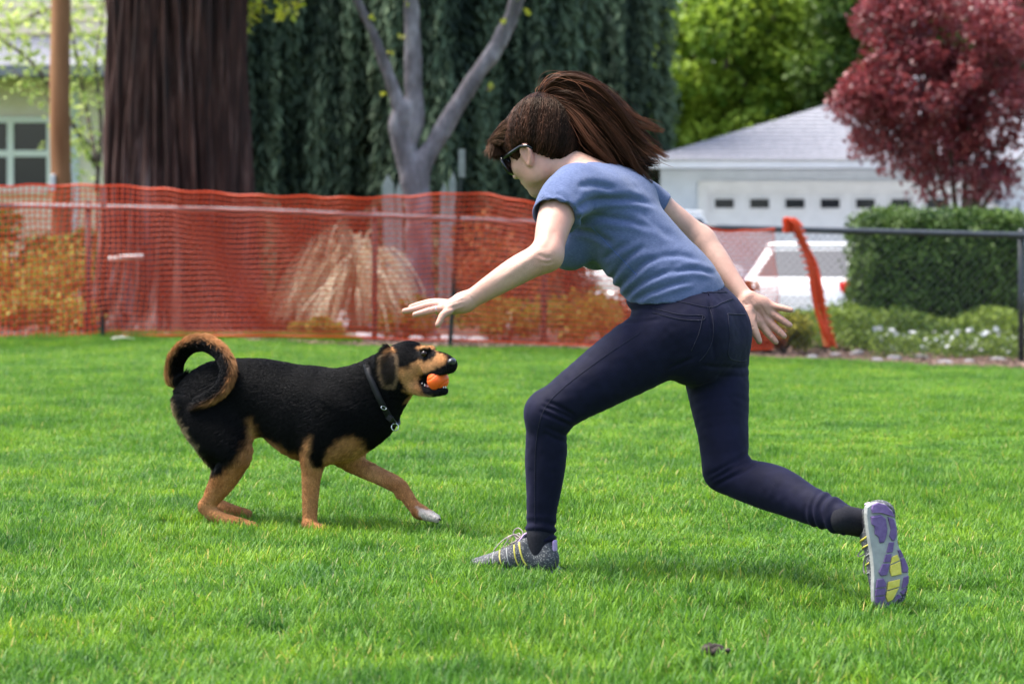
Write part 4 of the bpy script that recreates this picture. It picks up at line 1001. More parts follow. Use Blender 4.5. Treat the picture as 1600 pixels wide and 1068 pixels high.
car("white high-roofed car half hidden behind the woman's arm", 1015, 40.5, R(62), "suv"); car("white low sedan with red tail lights left of the hedge", 1292, 38.5, R(72), "sedan")
# ================================================================ lawn
rng = np.random.default_rng(77)
M_grass, nt, b = new_mat("grass_blades")
a = N(nt, "ShaderNodeAttribute", attribute_name="tint"); g_ = N(nt, "ShaderNodeNewGeometry")
n1 = N(nt, "ShaderNodeTexNoise", Scale=1.6, Detail=5.0, Roughness=.65); nt.links.new(g_.outputs["Position"], n1.inputs["Vector"])
n2 = N(nt, "ShaderNodeTexNoise", Scale=9.0, Detail=3.0); nt.links.new(g_.outputs["Position"], n2.inputs["Vector"])
c1 = ramp(nt, [(.0, (.052, .138, .022)), (.45, (.115, .250, .020)), (.86, (.200, .345, .026)), (.95, (.40, .38, .08)), (1., (.40, .33, .14))]); nt.links.new(a.outputs["Fac"], c1.inputs[0])
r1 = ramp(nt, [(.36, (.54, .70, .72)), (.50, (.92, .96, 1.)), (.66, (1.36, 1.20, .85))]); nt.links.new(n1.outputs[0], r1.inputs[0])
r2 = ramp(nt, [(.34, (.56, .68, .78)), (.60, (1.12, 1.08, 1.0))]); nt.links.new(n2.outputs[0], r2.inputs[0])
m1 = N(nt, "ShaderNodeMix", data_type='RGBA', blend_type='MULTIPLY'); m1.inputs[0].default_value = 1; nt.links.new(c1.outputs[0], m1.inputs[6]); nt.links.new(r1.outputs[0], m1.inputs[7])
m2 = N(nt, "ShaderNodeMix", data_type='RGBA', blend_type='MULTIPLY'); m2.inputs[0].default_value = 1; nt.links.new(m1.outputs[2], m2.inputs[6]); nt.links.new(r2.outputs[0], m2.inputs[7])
nt.links.new(m2.outputs[2], b.inputs["Base Color"]); b.inputs["Roughness"].default_value = .5; b.inputs["Specular IOR Level"].default_value = .22
tl_ = N(nt, "ShaderNodeBsdfTranslucent"); nt.links.new(m2.outputs[2], tl_.inputs[0]); mx = N(nt, "ShaderNodeMixShader"); mx.inputs[0].default_value = .42
nt.links.new(b.outputs[0], mx.inputs[1]); nt.links.new(tl_.outputs[0], mx.inputs[2]); nt.links.new(mx.outputs[0], nt.nodes["Material Output"].inputs[0])
pcol = bpy.data.collections.new("grass_patches")
PS = .60
def grass_patch(k):
    rg = np.random.default_rng(100 + k); n = 4400
    tuft = rg.uniform(-PS/2, PS/2, (150, 2)); ti = rg.integers(0, 150, n)
    xy = np.where((rg.random(n) < .45)[:, None], tuft[ti] + rg.normal(0, .014, (n, 2)), rg.uniform(-PS/2, PS/2, (n, 2)))
    th = 1 + .45*vnoise(np.stack([xy[:, 0]*9, xy[:, 1]*9, 0*xy[:, 0] + k], 1), k)
    L = rg.gamma(9, .0031, n)*th; L = np.clip(L, .010, .062); w = rg.uniform(.0009, .0018, n)
    az = rg.uniform(0, 6.28, n); d = np.stack([np.cos(az), np.sin(az)], 1); lean = rg.uniform(.05, .55, n); bend = rg.uniform(.1, .9, n)
    sd = np.stack([-d[:, 1], d[:, 0]], 1); P = []
    for t, ww in ((0, .8), (.4, 1.0), (.75, .75), (1.0, .0)):
        h = L*t*(1 - .28*bend*t); o = L*(lean*t + .55*bend*t*t); c = np.concatenate([xy + d*o[:, None], h[:, None]], 1)
        s = np.concatenate([sd*(w*ww)[:, None], 0*h[:, None]], 1)
        if ww > 0: P += [c - s, c + s]
        else: P += [c]
    V = np.stack(P, 1).reshape(-1, 3); i = np.arange(n)*7
    Q = np.concatenate([np.stack([i, i+1, i+3, i+2], 1), np.stack([i+2, i+3, i+5, i+4], 1)]); T = np.stack([i+4, i+5, i+6], 1)
    me_o = mesh_np("grass_patch", V, [Q, T], M_grass, None, smooth=False); COL.objects.unlink(me_o); pcol.objects.link(me_o)
    tv_ = np.clip(rg.beta(2.2, 2.2, n)*.9, 0, 1); dry = rg.random(n) < .035; tv_[dry] = rg.uniform(.93, 1, dry.sum())
    t_ = me_o.data.attributes.new("tint", 'FLOAT', 'POINT'); t_.data.foreach_set("value", np.repeat(tv_, 7).astype(np.float32))
for k in range(6): grass_patch(k)
pts, rot, scl, ix = [], [], [], []
y = 4.2
while y < 25.4:
    st_ = .40 if y < 11 else .46; half = y*.225 + 1.5
    for x in np.arange(-half, half, st_):
        px_, py_ = x + rng.uniform(-.12, .12), y + rng.uniform(-.12, .12)
        if py_ > float(bed_front(px_)) - .12: continue
        s = rng.uniform(.85, 1.15); far = 1 + .10*sstep(12, 24, py_)
        pts.append((px_, py_, float(gz(px_, py_)))); rot.append((0, 0, rng.uniform(0, 6.28))); hz_ = .80 + .34*float(vnoise(np.array([[px_*1.1, py_*1.1, 0]]), 9)[0] + .4)
        scl.append((s*1.12*far, s*1.12*far, max(.55, hz_)*far)); ix.append(int(rng.integers(6)))
    y += st_
# a few taller tufts: uncut edge along the net and darker clumps in the lawn
for px, py, n_, hs in ((270, 533, 10, 1.9), (455, 530, 14, 1.8), (120, 538, 8, 1.6), (900, 541, 10, 1.5), (40, 545, 8, 1.5)):
    for _ in range(n_):
        Y = FPX*CAMH/(py - HORIZON) + rng.uniform(-.2, .1); x = hx(px, Y) + rng.normal(0, .35); pts.append((x, Y, float(gz(x, Y)))); rot.append((0, 0, rng.uniform(0, 6.28))); scl.append((.8, .8, hs*rng.uniform(.8, 1.2))); ix.append(int(rng.integers(6)))
me = bpy.data.meshes.new("lawn_grass"); me.from_pydata(pts, [], [])
for nm, ty, dat, key in (("rot", 'FLOAT_VECTOR', rot, "vector"), ("scl", 'FLOAT_VECTOR', scl, "vector"), ("ix", 'INT', ix, "value")):
    a_ = me.attributes.new(nm, ty, 'POINT'); a_.data.foreach_set(key, np.array(dat, np.int32 if ty == 'INT' else np.float32).ravel())
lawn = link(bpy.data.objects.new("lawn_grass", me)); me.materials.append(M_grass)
tag(lawn, "bright green mown grass of the park lawn", "grass", kind="stuff")
ng = bpy.data.node_groups.new("lawn_scatter", 'GeometryNodeTree')
ng.interface.new_socket("Geometry", in_out='INPUT', socket_type='NodeSocketGeometry'); ng.interface.new_socket("Geometry", in_out='OUTPUT', socket_type='NodeSocketGeometry')
gi, go = ng.nodes.new("NodeGroupInput"), ng.nodes.new("NodeGroupOutput")
ci_ = ng.nodes.new("GeometryNodeCollectionInfo"); ci_.inputs[0].default_value = pcol; ci_.inputs["Separate Children"].default_value = True; ci_.inputs["Reset Children"].default_value = True
ip = ng.nodes.new("GeometryNodeInstanceOnPoints"); ip.inputs["Pick Instance"].default_value = True
def named(nm, ty):
    n = ng.nodes.new("GeometryNodeInputNamedAttribute"); n.data_type = ty; n.inputs["Name"].default_value = nm; return n.outputs["Attribute"]
ng.links.new(gi.outputs[0], ip.inputs["Points"]); ng.links.new(ci_.outputs[0], ip.inputs["Instance"])
ng.links.new(named("ix", 'INT'), ip.inputs["Instance Index"]); ng.links.new(named("rot", 'FLOAT_VECTOR'), ip.inputs["Rotation"]); ng.links.new(named("scl", 'FLOAT_VECTOR'), ip.inputs["Scale"])
ng.links.new(ip.outputs[0], go.inputs[0])
mod = lawn.modifiers.new("scatter", 'NODES'); mod.node_group = ng
# clod of earth in the near grass
M_clod = mat_noise("damp_earth", (.018, .013, .010), (.065, .050, .042), 50, rough=.95, bump=.8, bscale=120, dist=.006)
cY = FPX*CAMH/(1030 - HORIZON); cx_ = hx(1113, cY); cv = Vol([-.06, -.05, -.02], [.06, .05, .06], .003)
for i in range(16): cv.ell((np.clip(rng.normal(0, .020), -.045, .045), rng.normal(0, .010), .006 + rng.uniform(0, .016)), tuple(rng.uniform(.006, .012, 3)), k=.012)
v_, q_ = cv.mesh(1); v_ = v_ + normals(v_, q_)*(.003*vnoise(v_*160, 3))[:, None]
o = mesh_np("earth_clod", v_, q_, M_clod); o.location = (cx_, cY, .012); o.scale = (.8, .8, .75); tag(o, "small dark clod of earth lying in the near grass", "clod")
# ================================================================ the dog
rng = np.random.default_rng(5)
def dog_y(px): return 8.57 + (480 - px) * 0.0009
def D(px, py, dy=0.0): return at(px, py, dog_y(px) + dy)
def dpx(r, px=480): return r * dog_y(px) / FPX          # photo pixels -> metres at the dog
dog = empty("dog", (D(400, 825)[0], 8.62, 0.0))
tag(dog, "black and tan dog with curled tail holding an orange ball in its mouth", "dog")
DO = np.array(dog.location)
dv = Vol([at(245, 500, 8.9)[0] - .01, 8.2, -.006], [at(728, 500, 8.3)[0] + .01, 9.02, at(300, 505, 8.7)[2]], .0042)
Yh = (0, 1, 0)
# trunk
dv.chain([(D(306, 622), .070, dpx(38)), (D(340, 620), .088, dpx(57)), (D(400, 620), .092, dpx(60)), (D(440, 628), .100, dpx(62)),
          (D(480, 645), .112, dpx(74)), (D(520, 650), .112, dpx(73)), (D(556, 643), .095, dpx(63)), (D(584, 640), .070, dpx(46))], k=.03, hint=Yh, n=5)
# neck
dv.chain([(D(560, 632), .080, dpx(56)), (D(592, 606), .070, dpx(49)), (D(622, 580), .058, dpx(40))], k=.035, hint=Yh)
# head, turned a little towards the camera
HY = -0.005
HTA = R(20); HPV = D(640, 570, HY); HH = (math.sin(HTA), math.cos(HTA), 0.0)
HAXD = [[math.cos(HTA), -math.sin(HTA), 0], [math.sin(HTA), math.cos(HTA), 0], [0, 0, 1]]
def DH(px, py, dy=0.0):
    v = D(px, py, dy) - HPV; x, y = v[0] * 1.20, v[1] * 1.0
    return HPV + np.array([x * math.cos(HTA) + y * math.sin(HTA), -x * math.sin(HTA) + y * math.cos(HTA), v[2]])
dv.ell(DH(639, 561, HY), (dpx(31), .058, dpx(28)), k=.03, ax=HAXD)
dv.ell(DH(645, 577, HY), (dpx(27), .056, dpx(25)), k=.03, ax=HAXD)
dv.chain([(DH(655, 567, HY), .045, dpx(23)), (DH(676, 565, HY-.006), .033, dpx(18.5)), (DH(696, 567, HY-.010), .027, dpx(16.5)), (DH(708, 569, HY-.012), .023, dpx(12.5))], k=.018, hint=HH)
dv.chain([(DH(700, 575, HY-.034), .006, dpx(9)), (DH(672, 578, HY-.036), .008, dpx(11))], k=.014, hint=HH)       # flews
dv.chain([(DH(700, 575, HY+.012), .006, dpx(9)), (DH(672, 578, HY+.026), .008, dpx(11))], k=.014, hint=HH)
dv.ell(DH(670, 544, HY-.032), (.018, .014, .010), k=.012, ax=HAXD)       # brows
dv.ell(DH(670, 544, HY+.022), (.018, .014, .010), k=.012, ax=HAXD)
dv.chain([(DH(640, 592, HY), .042, dpx(20)), (DH(656, 603, HY-.004), .034, dpx(14)), (DH(674, 610, HY-.008), .025, dpx(9)), (DH(696, 609, HY-.012), .020, dpx(7))], k=.014, hint=HH)
dv.ell(DH(671, 552, HY-.050), (.011, .009, .010), k=.006, op="cut", ax=HAXD)   # eye sockets
dv.ell(DH(671, 552, HY+.040), (.012, .010, .011), k=.006, op="cut", ax=HAXD)
dv.ell(DH(690, 593.5, HY-.010), (dpx(25), .033, dpx(10)), k=.008, op="cut", ax=HAXD)      # the open mouth
# ears: folded flaps hanging from the skull
for s in (-1, 1):
    e0 = HY + s * .066
    dv.chain([(DH(617, 546, e0*.9), .008, dpx(9)), (DH(611, 554, e0 + s*.010), .007, dpx(9.5)), (DH(608, 570, e0 + s*.016), .0065, dpx(11.5)), (DH(609, 584, e0 + s*.017), .006, dpx(12)), (DH(611, 594, e0 + s*.014), .006, dpx(9)), (DH(612, 600, e0 + s*.012), .005, dpx(4.5))], k=.008, hint=HH)
# forelegs
def leg(keys, k=.02, dy=0.0): dv.chain([(D(x, y, dy + d), dpx(ru), dpx(rv)) for x, y, d, ru, rv in keys], k=k, hint=Yh)
leg([(535, 640, -.075, 22, 40), (512, 680, -.085, 24, 38), (492, 712, -.085, 19, 22), (487, 740, -.082, 14.5, 15.5), (485, 775, -.082, 12, 12.5), (484, 805, -.082, 11, 11), (484, 818, -.084, 13, 11.5)], k=.03)
leg([(484, 820, -.084, 14, 8), (492, 824, -.090, 14, 8.5), (503, 826, -.096, 12, 6.5)], k=.012)
leg([(550, 660, .06, 22, 40), (545, 705, .075, 22, 27), (560, 727, .075, 16, 15.5), (590, 742, .07, 13, 13), (620, 757, .065, 11.5, 12.5), (632, 770, .06, 10, 11), (645, 788, .055, 9.5, 9.5), (656, 799, .05, 12.5, 10)], k=.03)
leg([(655, 799, .05, 14, 9.5), (668, 804, .045, 15, 8.5), (679, 808, .04, 12, 5.5)], k=.012)
for t in (-1.2, -.4, .4, 1.2):                                  # toes
    leg([(668, 805, .045 + t*.014, 5.5, 6), (682, 810, .036 + t*.016, 4.2, 4.2)], k=.006)
    leg([(492, 824, -.092 + t*.014, 5.5, 6), (505, 828, -.10 + t*.016, 4.4, 4.4)], k=.006)
leg([(621, 768, .055, 4, 4), (622, 775, .05, 3.4, 3.4)], k=.008)
# hind legs, crouched, the hocks close to the ground
leg([(312, 628, -.05, 24, 38), (330, 655, -.07, 27, 46), (352, 682, -.08, 25, 42), (366, 704, -.085, 20, 29), (362, 725, -.085, 16, 24), (350, 750, -.082, 12.5, 19.5), (336, 772, -.080, 10, 14.5), (322, 789, -.078, 9, 11.5)], k=.035)
leg([(320, 791, -.078, 8.5, 11), (332, 803, -.080, 9, 10.5), (352, 811, -.085, 9, 9.5), (378, 818, -.092, 11.5, 8.5), (396, 822, -.098, 11, 6.5)], k=.014)
leg([(320, 640, .05, 24, 38), (340, 690, .075, 24, 34), (352, 722, .08, 16, 24), (344, 748, .08, 12, 17), (332, 768, .08, 9.5, 12), (328, 778, .08, 9, 10.5)], k=.03)
leg([(328, 780, .08, 8.5, 10.5), (345, 790, .078, 9, 10), (365, 797, .073, 10, 8.5), (386, 802, .066, 10.5, 6.5)], k=.014)
for t in (-1.2, -.4, .4, 1.2):
    leg([(382, 819, -.094 + t*.013, 5, 5.5), (400, 824, -.104 + t*.015, 4.2, 4.2)], k=.006)
# tail, curled right over the hip
TAIL = [(288, 622, -.005, 13), (277, 596, -.01, 12.5), (278, 566, -.02, 12), (294, 545, -.04, 11.5), (318, 539, -.06, 11), (341, 552, -.085, 10.5), (352, 576, -.105, 10), (346, 600, -.118, 9), (328, 616, -.124, 7.5), (306, 627, -.126, 4.5)]
TK = [(D(x, y, d), dpx(r * .66)) for x, y, d, r in TAIL]
dv.chain(TK, k=.016, hint=Yh, n=5)
DV, DQ = dv.mesh(smooth=2)
DN = normals(DV, DQ)
dx_, dy_ = project(DV)
tail_s = catmull([[*p, 0] for p, r in TK], 6)[:, :3]
td = np.min(np.linalg.norm(DV[:, None, :] - tail_s[None, ::2, :], axis=2), axis=1)
# start of the tail hidden in the rump does not count as tail
is_tail = sstep(.042, .030, td) * np.where((dx_ < 300) & (dy_ > 606), 0, 1)
inner_far = DV[:, 1] > 8.80
# coat colours
EYE1, EYE2 = [[q[0] for q in project(DH(671, 552, HY + d_)[None])] for d_ in (-.043, .033)]
BLK, TAN, CRM, WHT = np.array([.0034, .0033, .0040]), np.array([.43, .195, .072]), np.array([.56, .40, .235]), np.array([.62, .55, .47])
jit = 3.5 * vnoise(DV * 60, 3) + 2.5 * vnoise(DV * 140, 9)
def patch(poly, soft=6.0): return sstep(soft, -soft, in_poly(dx_, dy_, poly) + jit)
tanm = np.zeros(len(DV)); crm = np.zeros(len(DV)); wht = np.zeros(len(DV))
T_front = [(462, 724), (470, 706), (485, 681), (489, 692), (483, 712), (489, 729), (503, 731), (511, 716), (518, 698), (534, 683), (556, 681), (573, 693), (586, 712), (600, 716), (720, 750), (720, 900), (440, 900), (452, 735)]
T_belly = [(402, 690), (420, 689), (450, 704), (474, 716), (474, 745), (430, 720), (400, 705)]
T_hind = [(393, 655), (405, 680), (408, 702), (396, 728), (420, 790), (420, 900), (260, 900), (290, 760), (322, 742), (348, 738), (372, 716), (388, 690)]
T_muz = [(621, 574), (636, 578), (648, 566), (655, 563), (664, 566), (673, 561), (680, 551), (690, 553), (697, 559), (692, 567), (683, 573), (674, 579), (661, 584), (655, 597), (660, 612), (672, 619), (671, 632), (652, 651), (640, 652), (634, 640), (640, 618), (630, 602), (622, 590)]
T_brow = [(652, 545), (659, 540), (670, 534), (684, 536), (690, 546), (681, 551), (672, 545), (663, 546)]
T_ear = [(602, 552), (612, 543), (618, 546), (612, 556), (606, 566), (599, 572)]
C_rear = [(250, 618), (276, 622), (285, 655), (299, 685), (322, 714), (332, 732), (300, 745), (245, 680)]
C_throat = [(648, 620), (672, 620), (668, 636), (640, 656), (634, 648), (642, 634)]
W_paw = [(652, 793), (690, 800), (690, 820), (660, 812)]
for p, s in ((T_front, 6), (T_belly, 8), (T_hind, 9), (T_muz, 4), (T_brow, 3), (T_ear, 4)): tanm = np.maximum(tanm, patch(p, s))
crm = np.maximum(patch(C_rear, 5) * (1 - is_tail), patch(C_throat, 5)); wht = patch(W_paw, 4)
ctr = np.array([316, 583.0]); rad = np.stack([dx_ - ctr[0], dy_ - ctr[1]], 1); rad /= np.linalg.norm(rad, axis=1)[:, None] + 1e-9
outw = rad[:, 0] * DN[:, 0] - rad[:, 1] * DN[:, 2]
tip_fade = np.where((dy_ > 600) & (dx_ > 290), sstep(632, 612, dy_), 1)
tail_tan = is_tail * sstep(.50, .86, outw + .08 * jit / 3) * tip_fade
tanm = np.where(is_tail > .5, tail_tan, tanm)
tv_n = np.clip(.5 + .45 * vnoise(DV * 16, 21) + .25 * vnoise(DV * 48, 22), 0, 1)[:, None]
TANV = np.array([.34, .140, .046]) * (1 - tv_n) + np.array([.52, .265, .115]) * tv_n
DC = BLK[None] + (TANV - BLK[None]) * tanm[:, None]
# inside of the muzzle, lips and lower jaw stay black; ear back is a soft brown-black
lipm = patch([(657, 588), (664, 585), (676, 581), (690, 577), (703, 571), (712, 560), (722, 560), (722, 600), (706, 622), (676, 623), (660, 612)], 2.5)
DC = DC * (1 - lipm[:, None]) + np.array([.010, .009, .010]) * lipm[:, None]
DC = DC * (1 - crm[:, None]) + CRM * crm[:, None]
DC = DC * (1 - wht[:, None]) + WHT * wht[:, None]
earm = patch([(597, 556), (612, 548), (621, 560), (622, 590), (616, 604), (604, 598), (597, 580)], 3) * sstep(.0, -.03, DV[:, 1] - (dog_y(610) - .03))
DC = DC * (1 - .9 * earm[:, None]) + np.array([.030, .021, .017]) * .9 * earm[:, None]
rim = sstep(4.5, 1.0, np.abs(in_poly(dx_, dy_, [(596, 556), (609, 546), (620, 556), (622, 590), (616, 605), (604, 601), (597, 584)]))) * sstep(.0, -.03, DV[:, 1] - (dog_y(610) - .03)) * (dy_ > 552)
DC = DC * (1 - .55 * rim[:, None]) + np.array([.30, .19, .11]) * .55 * rim[:, None]
eye_rim = np.maximum(sstep(12, 7, np.hypot(dx_ - EYE1[0], (dy_ - EYE1[1]) * 1.1)), sstep(9, 5, np.hypot(dx_ - EYE2[0], (dy_ - EYE2[1]) * 1.1)) * (dx_ > 676))
DC = DC * (1 - .92 * eye_rim[:, None]) + np.array([.010, .009, .009]) * .92 * eye_rim[:, None]
M_coat = mat_attr("dog_skin", rough=.8, spec=.02)
dog_body = mesh_np("body", DV, DQ, M_coat, dog, off=DO, cols=DC)
# fur: short strands growing out of the coat
nf = 210000
bald = patch([(703, 554), (722, 556), (722, 578), (706, 578)], 2)
furw = np.maximum(.02, 1 - bald)
furw *= np.where(is_tail > .3, 2.2, 1) * np.where(dx_ > 600, 1.4, 1)
P0, fi, Wt = sample_faces(DV, DQ, nf, rng, furw[DQ].mean(1))
def lerpv(A): return (A[DQ[fi]] * (Wt[:, :, None] if A.ndim == 2 else Wt)).sum(1)
n0 = lerpv(DN); n0 /= np.linalg.norm(n0, axis=1)[:, None] + 1e-9
fx, fy = project(P0)
c0 = lerpv(DC) * (1 + .30 * vnoise(P0 * 130, 4)[:, None]) * (1 + .25 * rng.standard_normal((nf, 1))).clip(.4, 1.8)
tl = lerpv(is_tail)
flow = np.tile(np.array([-.85, .25, -.5]), (nf, 1))
lw = sstep(690, 735, fy)[:, None]; flow = flow * (1 - lw) + np.array([0, 0, -1.0]) * lw
hw = (sstep(590, 625, fx) * sstep(640, 615, fy))[:, None]; flow = flow * (1 - hw) + np.array([-.9, .1, -.25]) * hw
# strands on the tail follow its run
ti = np.argmin(np.linalg.norm(P0[:, None, :] - tail_s[None, ::3, :], axis=2), axis=1) * 3
tt = tail_s[np.clip(ti + 1, 0, len(tail_s)-1)] - tail_s[np.clip(ti - 1, 0, len(tail_s)-1)]
tt /= np.linalg.norm(tt, axis=1)[:, None] + 1e-9
flow = np.where(tl[:, None] > .4, tt, flow)
flow += np.where(tl > .4, .22, .12)[:, None] * rng.standard_normal((nf, 3))
flow -= n0 * (flow * n0).sum(1)[:, None]; flow /= np.linalg.norm(flow, axis=1)[:, None] + 1e-9
Ln = .016 * np.ones(nf)
Ln = np.where(fy > 725, .008, Ln); Ln = np.where((fx > 612) & (fy < 622), .007, Ln); Ln = np.where((fx > 660) & (fy < 622), .0045, Ln)
rear = sstep(300, 280, fx) * (fy > 615); Ln = Ln + .018 * rear
back_thigh = ((fx < 345) & (fy > 680) & (fy < 735) & (fx < 300 + (fy - 680))); Ln = np.where(back_thigh, .026, Ln)
o0 = lerpv(outw); Ln = np.where(tl > .4, .012 + .026 * sstep(-.1, .7, o0), Ln)
Ln *= rng.uniform(.65, 1.2, nf)
lift = np.where(tl > .4, .55, np.where(fx > 612, .15, .13)) + .1 * rear + .06 * rng.standard_normal(nf)
d0 = n0 * lift[:, None] + flow * (1 - lift)[:, None]; d0 /= np.linalg.norm(d0, axis=1)[:, None]
d1 = n0 * (lift * .35)[:, None] + flow * (1 - lift * .35)[:, None]; d1 /= np.linalg.norm(d1, axis=1)[:, None]
S = np.stack([P0 - n0 * .001, P0 + d0 * (Ln * .5)[:, None], P0 + d0 * (Ln * .5)[:, None] + d1 * (Ln * .5)[:, None]], 1)
M_fur, nt, b = new_mat("dog_fur")
a = N(nt, "ShaderNodeAttribute", attribute_name="Col"); nt.links.new(a.outputs["Color"], b.inputs["Base Color"])
b.inputs["Roughness"].default_value = .5; b.inputs["Specular IOR Level"].default_value = .09
fur = hair_obj("fur", S, np.where(tl > .4, 1.5, 1.0)[:, None] * np.array([[.00060, .00048, .00008]]), M_fur, dog, DO, c0)
tag(fur, kind="stuff")
# eyes, nose, teeth, tongue, claws
M_eye, nt, b = new_mat("dog_eye"); b.inputs["Base Color"].default_value = (.018, .008, .004, 1); b.inputs["Roughness"].default_value = .12; b.inputs["Coat Weight"].default_value = .2; b.inputs["Specular IOR Level"].default_value = .3
M_nose = mat_noise("dog_nose", (.010, .010, .012), (.022, .021, .024), 90, rough=.32, bump=.4, bscale=260, spec=.6, dist=.002)
M_tooth = mat_noise("tooth_enamel", (.72, .68, .58), (.80, .77, .70), 60, rough=.25)
M_tongue = mat_noise("dog_gum", (.20, .05, .055), (.30, .09, .09), 60, rough=.35)
M_claw = mat_noise("dog_claw", (.012, .011, .011), (.03, .026, .024), 80, rough=.35)
uvball("eye", DH(671, 552, HY-.041), (.0098, .0085, .0098), M_eye, dog, DO)
uvball("eye", DH(671, 552, HY+.031), (.0098, .0085, .0098), M_eye, dog, DO)
nv_ = Vol(DH(711, 566, HY - .014) - .045, DH(711, 566, HY - .014) + .045, .0018)
nv_.ell(DH(711, 564, HY-.014), (.014, .020, .0125), k=.004, ax=HAXD)
nv_.ell(DH(712, 570, HY-.013), (.009, .010, .014), k=.006, ax=HAXD)
for s in (-1, 1): nv_.ell(DH(716.5, 564.5, HY-.014 + s*.010), (.006, .005, .0045), k=.003, op="cut")
v_, q_ = nv_.mesh(1); mesh_np("nose", v_, q_, M_nose, dog, off=DO)
tv = Vol(DH(680, 603, HY) - [.09, .09, .04], DH(680, 603, HY) + [.09, .09, .04], .0024)
tv.chain([(DH(662, 600, HY-.006), .018, .006), (DH(680, 604, HY-.008), .017, .006), (DH(694, 604, HY-.011), .014, .005)], k=.004, hint=HH)
v_, q_ = tv.mesh(1); mesh_np("tongue", v_, q_, M_tongue, dog, off=DO)
tooth = MB(); tooth.tube([(0, 0, -.004), (0, 0, .003), (.001, 0, .008), (.0018, 0, .011)], [.0032, .0034, .0022, .0005], n=7)
first = None
for px_, py_, dd, sc in ((664, 601, -.024, .8), (669, 603, -.024, .8), (674, 605, -.023, .7), (688, 603.5, -.0225, 1.05), (698, 604, -.017, .7), (700, 604, -.010, .6), (699, 604, -.003, .7), (690, 603.5, .004, 1.0), (668, 602, .014, .8)):
    loc = DH(px_, py_, HY + dd) - DO
    if first is None: first = tooth.build("tooth", M_tooth, dog, True); first.location = loc; first.scale = (sc,)*3
    else: share(first, "tooth", dog, loc, (0, 0, rng.uniform(0, 6)), (sc,)*3)
claw = MB(); claw.tube([(-.004, 0, .001), (.003, 0, .001), (.008, 0, -.002), (.011, 0, -.006)], [.0034, .0032, .0022, .0006], n=7)
first = None
for bx_, by_, bd in ((684, 810.5, .036), (507, 829, -.10), (402, 824.5, -.104)):
    for t in (-1.2, -.4, .4, 1.2):
        loc = D(bx_, by_, bd + t * .016) - DO
        if first is None: first = claw.build("claw", M_claw, dog, True); first.location = loc
        else: share(first, "claw", dog, loc)
loc = D(623, 777, .05) - DO; share(first, "claw", dog, loc, (0, .9, 0), (.8,)*3)
# collar with ring and tag
M_web = mat_noise("collar_webbing", (.003, .003, .004), (.006, .006, .008), 300, rough=.6)
M_chrome = mat_noise("polished_steel", (.62, .62, .63), (.72, .72, .73), 40, rough=.18, metal=1.0)
cc = D(598, 618); ax_ = nrm(np.array([.90, -.12, .42])); e1 = np.array([0, 1.0, 0]); e1 = nrm(e1 - ax_ * (e1 @ ax_)); e2 = np.cross(ax_, e1)
def dog_surface(p, d, rmax=.2):
    """distance from p along d at which the body ends"""
    t = np.arange(0.02, rmax, .002); q = p + t[:, None] * d
    i = np.clip(((q - dv.lo) / dv.h).round().astype(int), 0, dv.n - 1)
    f = dv.F[i[:, 0], i[:, 1], i[:, 2]]; w = np.nonzero(f > 0)[0]
    return t[w[0]] if len(w) else rmax
V, F = [], []
nseg = 56
rr = []
for i in range(nseg):
    an = 2 * math.pi * i / nseg; rr.append(dog_surface(cc, e1 * math.cos(an) + e2 * math.sin(an)))
rr = np.array(rr)
for _ in range(4): rr = .5 * rr + .25 * (np.roll(rr, 1) + np.roll(rr, -1))
for i in range(nseg):
    an = 2 * math.pi * i / nseg; nn = e1 * math.cos(an) + e2 * math.sin(an)
    p = cc + nn * (rr[i] + .0045 - .007 * max(0, math.sin(an)))
    for a_, b_ in ((-.0095, 0), (.0095, 0), (.0095, .004), (-.0095, .004)): V.append(p + ax_ * a_ + nn * b_ - DO)
for i in range(nseg):
    j = (i + 1) % nseg
    for k in range(4): F.append((i*4+k, j*4+k, j*4+(k+1) % 4, i*4+(k+1) % 4))
collar = obj_pd("collar", V, F, M_web, dog, True)
def on_collar(deg, out=.012):
    nn = e1 * math.cos(R(deg)) + e2 * math.sin(R(deg)); i = int(round(deg / 360 * nseg)) % nseg
    return cc + nn * (rr[i] + out)
COL_BOT, COL_SIDE, COL_BUC = 250, 205, 232
torus("ring", on_collar(COL_BOT, .022), .0115, .0017, (.35, -.9, .1), M_chrome, collar, DO)
torus("ring", on_collar(COL_SIDE, .011), .0085, .0015, (.3, -.9, .2), M_chrome, collar, DO, sx=.6)
bk = MB(); bk.box((-.013, -.005, -.010), (.013, .005, .010), .003)
bo = bk.build("buckle", M_web, collar); bo.location = on_collar(COL_BUC, .010) - DO; bo.rotation_euler = (0, .6, -.5)
# ---------------------------------------------------------------- the ball
M_ball = mat_noise("orange_rubber", (.85, .105, .012), (.92, .15, .02), 30, rough=.45, bump=.2, bscale=150, dist=.001)
ball_c = DH(688, 592.8, HY - .012); br = .0345
bv = Vol(ball_c - .045, ball_c + .045, .0018); bv.ell(ball_c, (br,)*3, k=0)
for th in range(0, 360, 8):                       # moulded groove, a tennis-ball seam
    a_ = R(th); p = np.array([math.cos(a_) + .35*math.cos(3*a_), math.sin(a_) - .35*math.sin(3*a_), 1.1*math.sin(2*a_)])
    p = nrm(np.array([p[0], p[2], p[1]])); bv.ell(ball_c + p * br, (.0028,)*3, k=.002, op="cut")
v_, q_ = bv.mesh(1)
ball = mesh_np("rubber_ball", v_, q_, M_ball, None, off=ball_c); ball.location = ball_c
tag(ball, "small orange rubber ball gripped between the teeth of the dog", "ball")
